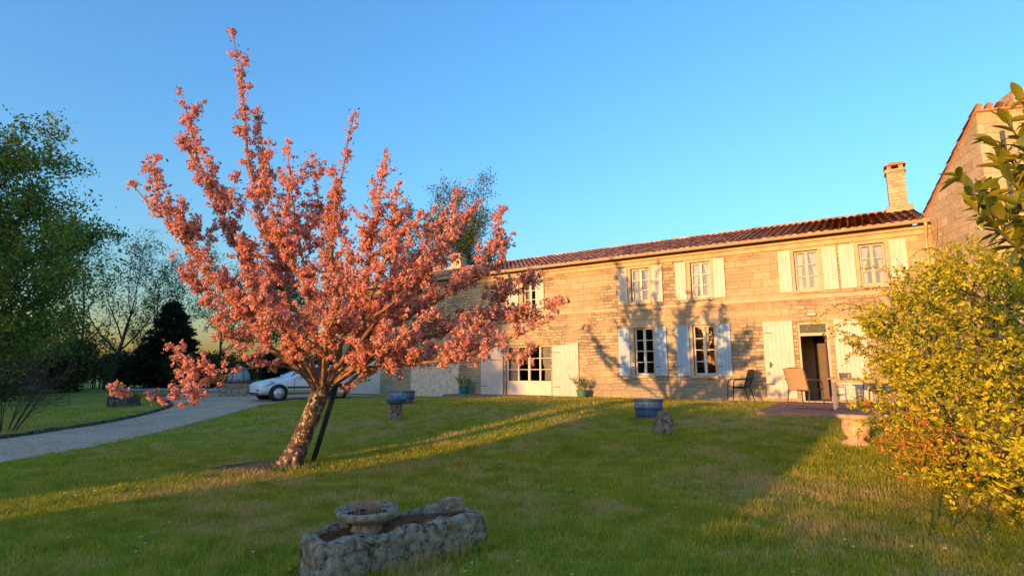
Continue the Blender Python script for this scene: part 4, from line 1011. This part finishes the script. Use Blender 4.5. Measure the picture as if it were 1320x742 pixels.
def rock():
    m = MB(); rough_block(m, 0, 0, .19, .36, .32, .50, .07, 44, 16); m.v = [(x*(1.08-max(0, z)*1.25), y*(1.08-max(0, z)*1.25), z) for x, y, z in m.v]; o = m.build('rock', M['rock'], None, (2.96, 10.85, gzf(2.96, 10.85))); tag(o, 'dark jagged standing rock beside the blue half barrel', 'rock')
    root = thing('log_stump', 'short dark log stump on the lawn carrying a blue basin', 'stump', (-3.03, 14.45, gzf(-3.03, 14.45)))
    m = MB(); m.lathe([(.23, -.06), (.21, .02), (.185, .12), (.18, .38), (.17, .40), (0, .41)], 18, wob=.025); m.build('stump_wood', M['rock'], root)
    m = MB(); m.lathe([(0, 0), (.2, 0), (.27, .13), (.275, .16), (.25, .16), (.19, .03), (0, .03)], 24); o = m.build('blue_basin', M['blue'], None, (-3.03, 14.45, gzf(-3.03, 14.45)+.40)); tag(o, 'small blue basin standing on the log stump', 'basin')
rock()
def potted(name, label, x, y, z, r, h, mat, seed, group='glazed pots by the french door'):
    root = thing(name, label, 'pot', (x, y, z), 0, group); m = MB()
    m.lathe([(0, 0), (r*.72, 0), (r*.80, .02), (r*.98, h*.7), (r*1.0, h*.9), (r*1.08, h*.93), (r*1.08, h), (r*.93, h), (r*.9, h*.85), (0, h*.84)], 24); m.build('pot_body', mat, root)
    g = Grower(seed); sp = dict(levels=1, n=(4,), start=(.3,), angle=(35,), ratio=(.5,), seg=.07, wander=.1, up=.05, leaf_from=0, per=3, jit=.03, rmin=.003)
    for k in range(9): an = k*.7; g.branch((math.cos(an)*r*.4, math.sin(an)*r*.4, h*.84), (math.cos(an)*.6, math.sin(an)*.6, 1), g.rnd.uniform(.25, .5), .008, 0, sp)
    pl = thing('potted_plant', 'small leafy plant growing in the ' + label.split(' pot')[0] + ' pot', 'plant', (x, y, z), 0, 'plants in the glazed pots')
    g.mb.build('stem', M['greybark'], pl); leaves('foliage', np.array(g.tips), .06, .4, lm_spring, g.rng, pl)
p = hw(-14.25, -.45); potted('glazed_pot', 'teal pot left of the french door', p.x, p.y, HZ-.005, .21, .34, M['teal'], 91)
p = hw(-8.82, -.45); potted('glazed_pot', 'green pot right of the french door', p.x, p.y, HZ-.005, .20, .26, M['green'], 92)

# ------------------------------------------------------------------ terrace furniture
def chair(name, label, u, d, rz, sling, frame, scale=1.0):
    p = hw(u, d, .014); root = thing(name, label, 'chair', tuple(p), HROT + rz, 'garden chairs on the terrace'); root.scale = (scale,)*3
    b = MB()                                                      # faces local -y
    P = [(-.25 + .5*i/6, .22 + .03*(1-(2*i/6-1)**2) + .16*t, .42 + .52*t) for t in np.linspace(0, 1, 6) for i in range(7)]
    F = [(r*7+i, r*7+i+1, (r+1)*7+i+1, (r+1)*7+i) for r in range(5) for i in range(6)]
    b.add(P, F, True); b.add([(x, y+.018, z) for x, y, z in P], [f[::-1] for f in F], True); b.build('backrest', sling, root)
    s = MB(); P = [(-.25+.5*i/6, -.26+.5*t, .44 - .03*math.sin(math.pi*t) - .015*(1-(2*i/6-1)**2)) for t in np.linspace(0, 1, 6) for i in range(7)]
    s.add(P, F, True); s.add([(x, y, z-.018) for x, y, z in P], [f[::-1] for f in F], True); s.build('seat', sling, root)
    for sx in (-1, 1):
        a = MB(); a.tube([(sx*.28, .34, .68), (sx*.30, .10, .66), (sx*.30, -.16, .655), (sx*.295, -.24, .62), (sx*.29, -.27, .50), (sx*.285, -.27, .42)], .016, 8); a.build('armrest', frame, root)
        for (y0, y1) in ((-.27, -.30), (.22, .33)):
            l = MB(); l.tube([(sx*.275, y0, .44), (sx*.28, (y0+y1)/2, .2), (sx*.285, y1, 0)], [.016, .015, .013], 8); l.build('leg', frame, root)
        f = MB(); f.tube([(sx*.268, -.27, .435), (sx*.268, .0, .42), (sx*.268, .22, .43), (sx*.268, .38, .93)], .014, 8); f.build('side_frame', frame, root)
    f = MB(); f.tube([(-.268, .38, .93), (0, .41, .96), (.268, .38, .93)], .014, 8); f.build('top_rail', frame, root)
    return root
chair('garden_chair', 'black mesh chair against the stone wall by the tall white shutter', -3.35, -.62, R(-62), M['blackmesh'], M['iron'], 1.0)
chair('garden_chair', 'tan woven armchair with its back to the lawn beside the table', -1.36, -3.0, R(150), M['wicker'], M['brown'], 1.02)
chair('garden_chair', 'blue-grey chair on the far side of the terrace table', .20, -1.1, R(-75), M['bluegrey'], M['brown'], .95)
def table():
    p = hw(-.05, -3.3, .014); root = thing('garden_table', 'long wooden garden table on the terrace beside the tan chair', 'table', tuple(p), HROT)
    t = MB()
    for k in range(7): t.box(-.75, .75, -.44+.126*k, -.44+.126*k+.118, .70, .728, bev=.006)
    t.build('table_top', M['tabletop'], root)
    a = MB(); a.box(-.68, .68, -.38, -.355, .62, .698); a.box(-.68, .68, .355, .38, .62, .698); a.box(-.68, -.655, -.353, .353, .62, .698); a.box(.655, .68, -.353, .353, .62, .698); a.build('apron', M['tabletop'], root)
    for sx in (-1, 1):
        for sy in (-1, 1):
            l = MB(); l.box(sx*.65-.035, sx*.65+.035, sy*.36-.035, sy*.36+.035, 0, .618, bev=.006); l.build('leg', M['zinc'], root)
    q = root.matrix_basis
    b = MB(); b.box(-.11, .11, -.08, .08, 0, .10, bev=.012); b.box(-.115, .115, -.085, .085, .101, .118, bev=.006); o = b.build('tin_box', M['zinc'], None, tuple(hw(-.45, -3.3, .014+.731))); o.rotation_euler.z = HROT+.3; tag(o, 'small grey tin standing on the terrace table', 'tin')
    b = MB(); b.lathe([(0, 0), (.12, 0), (.13, .02), (.15, .10), (.14, .10), (.115, .02), (0, .02)], 20); o = b.build('red_bowl', M['red'], None, tuple(hw(-.1, -1.3, .014))); tag(o, 'small red dish on the terrace floor below the table', 'dish')
table()

# ------------------------------------------------------------------ far side of the drive
def car():
    hd = R(222); c = math.cos(hd); s = math.sin(hd)
    # front near-side wheel touches the gravel at (-9.35, 22.05)
    wx, wy = -9.35, 22.05; lx, ly = 1.28, .72                     # wheel in car frame (x forward, y left)
    ox, oy = wx - (lx*c - ly*s), wy - (lx*s + ly*c); zz = gzf(wx, wy)+.014
    root = thing('parked_car', 'white hatchback parked on the gravel behind the cherry tree', 'car', (ox, oy, zz), hd)
    # stations along the car: x, half width, sill z, belt z, top z, top half width
    ST_ = [(2.02,.50,.32,.58,.60,.46),(1.95,.70,.24,.62,.66,.60),(1.75,.79,.20,.68,.74,.68),(1.3,.83,.20,.76,.83,.70),(.85,.84,.20,.86,.92,.70),(.72,.84,.20,.88,.96,.70),(.35,.845,.20,.90,1.18,.62),(-.05,.845,.20,.91,1.38,.57),(-.5,.845,.20,.92,1.44,.56),(-1.1,.84,.20,.94,1.43,.55),(-1.55,.82,.22,.96,1.33,.55),(-1.85,.78,.25,.95,1.05,.60),(-1.98,.68,.32,.80,.86,.58)]
    m = MB(); V = []
    for x, w, z0, zb, zt, wt in ST_:
        V += [(x, -w*.93, z0), (x, -w, (z0+zb)/2), (x, -w*.97, zb), (x, -wt, zt), (x, -wt*.5, zt+.03), (x, wt*.5, zt+.03), (x, wt, zt), (x, w*.97, zb), (x, w, (z0+zb)/2), (x, w*.93, z0)]
    k = 10; F = [(i*k+j, i*k+(j+1) % k, (i+1)*k+(j+1) % k, (i+1)*k+j) for i in range(len(ST_)-1) for j in range(k)]
    F += [tuple(range(k)), tuple((len(ST_)-1)*k+j for j in range(k))]
    m.add(V, F, True); body = m.build('body', M['carpaint'], root)
    sub = body.modifiers.new('round', 'SUBSURF'); sub.levels = 1; sub.render_levels = 2
    def side(pts, sy, mat, name, off=.012):
        g = MB(); g.add([(x, sy*(w+off), z) for x, w, z in pts], [tuple(range(len(pts)))]); return g.build(name, mat, root)
    for sy in (-1, 1):
        side([(.62,.80,.93),(.05,.83,.93),(.05,.63,1.30),(.33,.66,1.13)], sy, M['carglass'], 'side_window'); side([(0,.83,.93),(-.75,.83,.945),(-.75,.62,1.36),(0,.62,1.33)], sy, M['carglass'], 'side_window'); side([(-.8,.83,.95),(-1.45,.80,.98),(-1.35,.63,1.27),(-.8,.62,1.36)], sy, M['carglass'], 'side_window')
        r = MB(); r.box(-1.0, .95, sy*.852-.008, sy*.852+.008, .50, .56, bev=.005); r.build('rubbing_strip', M['rubber'], root)
        h = MB(); V = [(1.95,.40,.52),(1.87,.66,.54),(1.70,.77,.60),(1.42,.80,.70),(1.48,.70,.77),(1.74,.52,.71)]
        h.add([(x, sy*y, z) for x, y, z in V] + [(x+.035, sy*(y+.03), z+.03) for x, y, z in V], [(6,7,8,9,10,11)] + [(i, (i+1) % 6, 6+(i+1) % 6, 6+i) for i in range(6)]); h.build('headlight', M['lampglass'], root)
        mi = MB(); mi.box(.48, .62, sy*.93-.09, sy*.93+.09, .90, 1.03, bev=.04); mi.build('mirror', M['carpaint'], root)
        for wxl in (1.28, -1.24):
            ar = MB(); ar.tube([(wxl, sy*.70, .31), (wxl, sy*.846, .31)], .36, 24); ar.build('wheel_arch', M['rubber'], root)
            w = MB(); Mx = Matrix.Translation((wxl, sy*.79, .31)) @ Matrix.Rotation(R(90), 4, 'X'); w.lathe([(.0, -.05), (.185, -.05), (.20, -.09), (.27, -.095), (.305, -.06), (.31, 0), (.305, .06), (.27, .095), (.20, .09), (.185, .05), (0, .05)], 28, Mx); wh = w.build('wheel', M['rubber'], root)
            r = MB(); yo = sy*.87
            r.lathe([(.205, -.02), (.21, .012), (.19, .012), (.185, -.01)], 28, Matrix.Translation((wxl, sy*.87, .31)) @ Matrix.Rotation(R(90), 4, 'X'))
            for q in range(7): r.box(.03, .195, -.017, .017, -.008, .008, Matrix.Translation((wxl, yo, .31)) @ Matrix.Rotation(R(90), 4, 'X') @ Matrix.Rotation(q*2*math.pi/7, 4, 'Z'))
            r.lathe([(0, -.012), (.055, -.012), (.05, .014), (0, .018)], 16, Matrix.Translation((wxl, yo, .31)) @ Matrix.Rotation(R(90), 4, 'X')); r.build('rim', M['alloy'], wh)
    ws = MB(); ws.quad((.74, -.62, .975), (.74, .62, .975), (.02, .52, 1.40), (.02, -.52, 1.40)); ws.build('windscreen', M['carglass'], root)
    g = MB(); g.box(1.93, 2.0, -.42, .42, .50, .56, bev=.02); g.build('grille', M['rubber'], root)
    g = MB(); g.box(1.90, 2.005, -.62, .62, .40, .455, bev=.02); g.build('bumper_strip', M['rubber'], root); g = MB(); g.box(1.95, 2.0, -.5, .5, .26, .33, bev=.02); g.build('air_intake', M['rubber'], root)
    for sy in (-1, 1):
        for x in (.68, -.78):
            dl = MB(); dl.box(x-.006, x+.006, sy*.852-.006, sy*.852+.004, .26, .90); dl.build('door_seam', M['rubber'], root)
        dh = MB(); dh.box(-.62, -.44, sy*.86-.012, sy*.86+.012, .77, .80, bev=.008); dh.build('door_handle', M['rubber'], root)
    p = MB(); p.box(2.012, 2.02, -.25, .25, .34, .395); p.build('number_plate', M['plate'], root)
car()
def well():
    x, y = -13.1, 26.4; z = gzf(x, y); root = thing('stone_well', 'low square stone well with a wire arch over it beside the car', 'well', (x, y, z), R(20)); m = MB()
    for k in range(3):
        for (a, b, c, d) in ((-.75, .75, -.75, -.5), (-.75, .75, .5, .75), (-.75, -.5, -.498, .498), (.5, .75, -.498, .498)):
            m.box(a, b, c, d, -.05+.22*k, -.05+.22*k+.215, bev=.02)
    m.build('well_wall', M['trough'], root)
    t = MB(); t.box(-.82, .82, -.82, .82, .615, .68, bev=.02); t.build('coping', M['kerb'], root)
    for k in range(3):
        an = R(60*k); h = MB(); h.tube([(.5*math.cos(an)*math.cos(b), .5*math.sin(an)*math.cos(b), .68+.75*math.sin(b)) for b in np.linspace(0, math.pi, 17)], .018, 6); h.build('hoop', M['zinc'], root)
    d = MB(); d.lathe([(.50*math.cos(b), .682+.70*math.sin(b)) for b in np.linspace(0, 1.5, 8)] + [(0, 1.382)], 20); d.build('cover', simple('pale net cover', (0.30, 0.34, 0.34), 0.9, 0.2), root)
well()
def stone_planter():
    x, y = -15.2, 21.7; z = gzf(x, y); root = thing('timber_planter', 'dark weathered planter box on the far lawn by the drive', 'planter', (x, y, z), R(-15)); m = MB()
    for k in range(8):
        for sy in (-1, 1): m.box(-.48+.12*k, -.48+.12*k+.112, sy*.28-.02, sy*.28+.02, -.03, .40+.02*math.sin(k*3), bev=.006)
    for sx in (-1, 1): m.box(sx*.47-.02, sx*.47+.02, -.258, .258, -.03, .40)
    m.build('box_side', M['kerb'], root); s = MB(); s.box(-.448, .448, -.256, .256, .2, .35); s.build('soil', M['soil'], root)
    rng = np.random.default_rng(3); pl = thing('planter_plants', 'low dark greenery growing in the weathered planter box', 'plant', (x, y, z+.35), R(-15))
    P = rng.uniform([-.45, -.26, 0], [.45, .26, .15], (500, 3)); leaves('foliage', P, .09, .5, lm_dark, rng, pl)
stone_planter()
def tree_guard():
    x, y = -28.6, 38.4; root = thing('tree_guard', 'pale timber paling guard round a young trunk before the dark shrubs', 'fence', (x, y, gzf(x, y)))
    m = MB()
    for k in range(8): an = k*math.pi/4; m.box(-.05, .05, -.015, .015, -.1, 1.75, rot(an+math.pi/2, t=(.6*math.cos(an), .6*math.sin(an), 0)))
    m.build('paling', M['greybark'], root)
    for z in (.5, 1.4): r = MB(); r.tube([(.58*math.cos(a), .58*math.sin(a), z) for a in np.linspace(0, 2*math.pi, 9)], .02, 5, False); r.build('rail', M['greybark'], root)
    for i, (px, py, lab) in enumerate(((-26.6, 36.0, 'pale wooden post in front of the dark fir'), (-20.9, 34.2, 'pale wooden post left of the well'))):
        m = MB(); m.tube([(0, 0, -.1), (.02, 0, 1.2), (.04, 0, 2.3)], [.06, .055, .05], 8); o = m.build('wooden_post', M['greybark'], None, (px, py, gzf(px, py))); tag(o, lab, 'post', 'posts on the far lawn')
    x, y = -40.5, 46.5; root = thing('garden_shed', 'small grey-blue shed with shallow roof among the trees', 'shed', (x, y, gzf(x, y)), R(20)); m = MB()
    m.box(-2.2, 2.2, -1.4, 1.4, -.1, 2.2); m.build('wall', simple('blue grey boards', (0.16, 0.22, 0.27), 0.8, 0.2), root); m = MB(); m.prism([(-2.5, 2.202), (2.5, 2.202), (0, 3.0)], -1.6, 1.6); m.build('roof', simple('dark felt', (0.05, 0.05, 0.05), 0.9, 0.2), root); m = MB(); m.box(-.45, .45, -1.43, -1.405, 0, 1.9, bev=.008); m.build('door', M['darkwood'], root)
    m = MB(); m.box(-4.5, 4.5, -1.6, 1.6, .0, .05, bev=.02); o = m.build('pool_cover', simple('pale blue tarpaulin', (0.30, 0.38, 0.42), 0.6, 0.1), None, (-17.2, 31.2, .52)); o.rotation_euler.z = R(-8)
    tag(o, 'pale blue-grey flat pool cover behind the stone well', 'pool cover')
    s = MB(); s.box(-4.4, 4.4, -1.5, 1.5, -.2, .117); so_ = s.build('pool_surround', M['band'], None, (-17.2, 31.2, .40)); so_.rotation_euler.z = R(-8); tag(so_, kind='structure')
tree_guard()

# ------------------------------------------------------------------ grass, daisies, fallen petals
def grass():
    rng = np.random.default_rng(2)
    # points on the lawn: thinner and larger with distance
    Y = np.concatenate([rng.uniform(3.7, 6.5, 150000), rng.uniform(6.5, 11, 130000), rng.uniform(11, 22, 90000)])
    X = rng.uniform(-1, 1, len(Y))*(Y*.97 + .3)
    d = NX*X + NY*Y; u = AX*X + AY*Y
    rx = np.interp(Y, rgt[:, 1][:82], rgt[:, 0][:82]); lx = np.interp(Y, lft[:, 1], lft[:, 0])
    ok = (d < 18.8-.98) & ~((u > -2.2) & (d > 18.8-5.4)) & ((X > rx-.10+.16*np.sin(Y*7+3*np.sin(Y*2.3))*np.sin(Y*3.1+1)+rng.normal(0, .04, len(X))) | (X < lx-.08)) & ~((u > 1.8) & (d > 10.7))
    c, s = math.cos(-TA), math.sin(-TA); lx_ = (X-TX)*c - (Y-TY)*s; ly_ = (X-TX)*s + (Y-TY)*c
    ok &= ~((np.abs(lx_) < .78) & (np.abs(ly_) < .22)) & (np.hypot((X+3.75)/.75, (Y-8.83)/.36) > 1)
    X, Y = X[ok], Y[ok]; n = len(X); Z = gz(X, Y)
    far = np.clip((Y-4)/14, 0, 1); h = rng.uniform(.022, .052, n)*(1+.5*far); w = (.0035+.010*far)
    tall = np.array([noise.noise(Vector((float(x)*1.4, float(y)*1.4, 0))) for x, y in zip(X[::1], Y[::1])]); h *= 1 + .7*tall
    an = rng.uniform(0, 6.283, n); lean = rng.uniform(.25, 1.4, n)
    sx, sy = -np.sin(an)*w, np.cos(an)*w; P = np.stack([X, Y, Z], 1)
    A = P + np.stack([sx, sy, np.zeros(n)], 1); B = P - np.stack([sx, sy, np.zeros(n)], 1); C = P + np.stack([np.cos(an)*h*lean, np.sin(an)*h*lean, h], 1)
    V = np.stack([A, B, C], 1).reshape(-1, 3); F = np.arange(3*n).reshape(n, 3)
    tag(mesh_np('grass', V, F, M['blade']), 'short mown grass of the lawn', kind='stuff')
    # longer tufts round the trough
    m = 2600; t = rng.uniform(-.95, .95, m); side = rng.choice([-1, 1], m); off = side*(.25 + np.abs(rng.normal(0, .05, m))); e = np.abs(t) > .8; off = np.where(e, rng.uniform(-.27, .27, m), off); t = np.where(e, np.sign(t)*(.82+np.abs(rng.normal(0, .04, m))), t)
    c, s = math.cos(TA), math.sin(TA); X = TX + t*c - off*s; Y = TY + t*s + off*c; h = rng.uniform(.05, .13, m); an = rng.uniform(0, 6.283, m); w = .004
    P = np.stack([X, Y, np.zeros(m)], 1); S = np.stack([-np.sin(an)*w, np.cos(an)*w, np.zeros(m)], 1); C = P + np.stack([np.cos(an)*h*.5, np.sin(an)*h*.5, h], 1)
    tag(mesh_np('grass_tufts', np.stack([P+S, P-S, C], 1).reshape(-1, 3), np.arange(3*m).reshape(m, 3), M['blade']), 'longer grass round the stone trough', kind='stuff')
    V = []                                                        # uncut grass at the foot of things, and stray tufts
    spots = [(-3.4, 8.8, .26, 260), (2.96, 10.85, .2, 200), (3.1, 12.7, .36, 240), (-3.03, 14.45, .22, 160), (5.62, 9.15, .24, 200), (-3.62, 18.3, .4, 160), (-3.33, 9.35, .06, 60), (-15.2, 21.7, .55, 200)]
    for _ in range(330): yy = rng.uniform(4, 15); xx = rng.uniform(-.75, .8)*yy; spots.append((xx, yy, .03, 12))
    for (xx, yy, r, m) in spots:
        if NX*xx + NY*yy > 13 and xx > 4.5 or xx < -8 and r < .1: continue
        a = rng.uniform(0, 6.283, m); rr = r + np.abs(rng.normal(0, .05, m)); X = xx + rr*np.cos(a); Y = yy + rr*np.sin(a); h = rng.uniform(.05, .12, m)*(1 if r > .05 else .75); b = rng.uniform(0, 6.283, m); w = .0035 + .0004*yy
        P = np.stack([X, Y, gz(X, Y)], 1); S = np.stack([-np.sin(b)*w, np.cos(b)*w, np.zeros(m)], 1); C = P + np.stack([np.cos(b)*h*.6, np.sin(b)*h*.6, h], 1); V.append(np.stack([P+S, P-S, C], 1).reshape(-1, 3))
    V = np.concatenate(V); tag(mesh_np('grass_tufts', V, np.arange(len(V)).reshape(-1, 3), M['blade']), 'uncut grass tufts round the trunk, pots and rocks', kind='stuff')
    k = 170; Y = rng.uniform(4, 14, k); X = rng.uniform(-.8, .9, k)*Y; d = NX*X+NY*Y; g = (d < 13) & (X > -7.8); X, Y = X[g], Y[g]
    c = np.repeat(np.stack([X, Y, gz(X, Y)+.055], 1), 7, 0); a = np.tile(np.arange(7)*.9, len(X)); dr = np.stack([np.cos(a), np.sin(a), np.full(len(a), .15)], 1)
    V, F = leaf_arrays(c, .013, .5, rng, axis=dr, spread=.05); tag(mesh_np('daisies', V, F, simple('daisy white', (0.8, 0.8, 0.76), 0.8, 0.05)), 'tiny white daisies scattered in the lawn', kind='stuff')
    k = 900; X = -3.4 + rng.normal(0, 2.0, k); Y = 9.2 + rng.normal(0, 1.6, k); P = np.stack([X, Y, gz(X, Y)+rng.uniform(.02, .05, k)], 1)[X > -7.9]
    tag(leaves('fallen_petals', P, .016, .9, leafmat('fallen petals', [(0.6, 0.25, 0.25), (0.7, 0.42, 0.4)], .2), rng), 'pink petals fallen on the lawn under the cherry', kind='stuff')
grass()
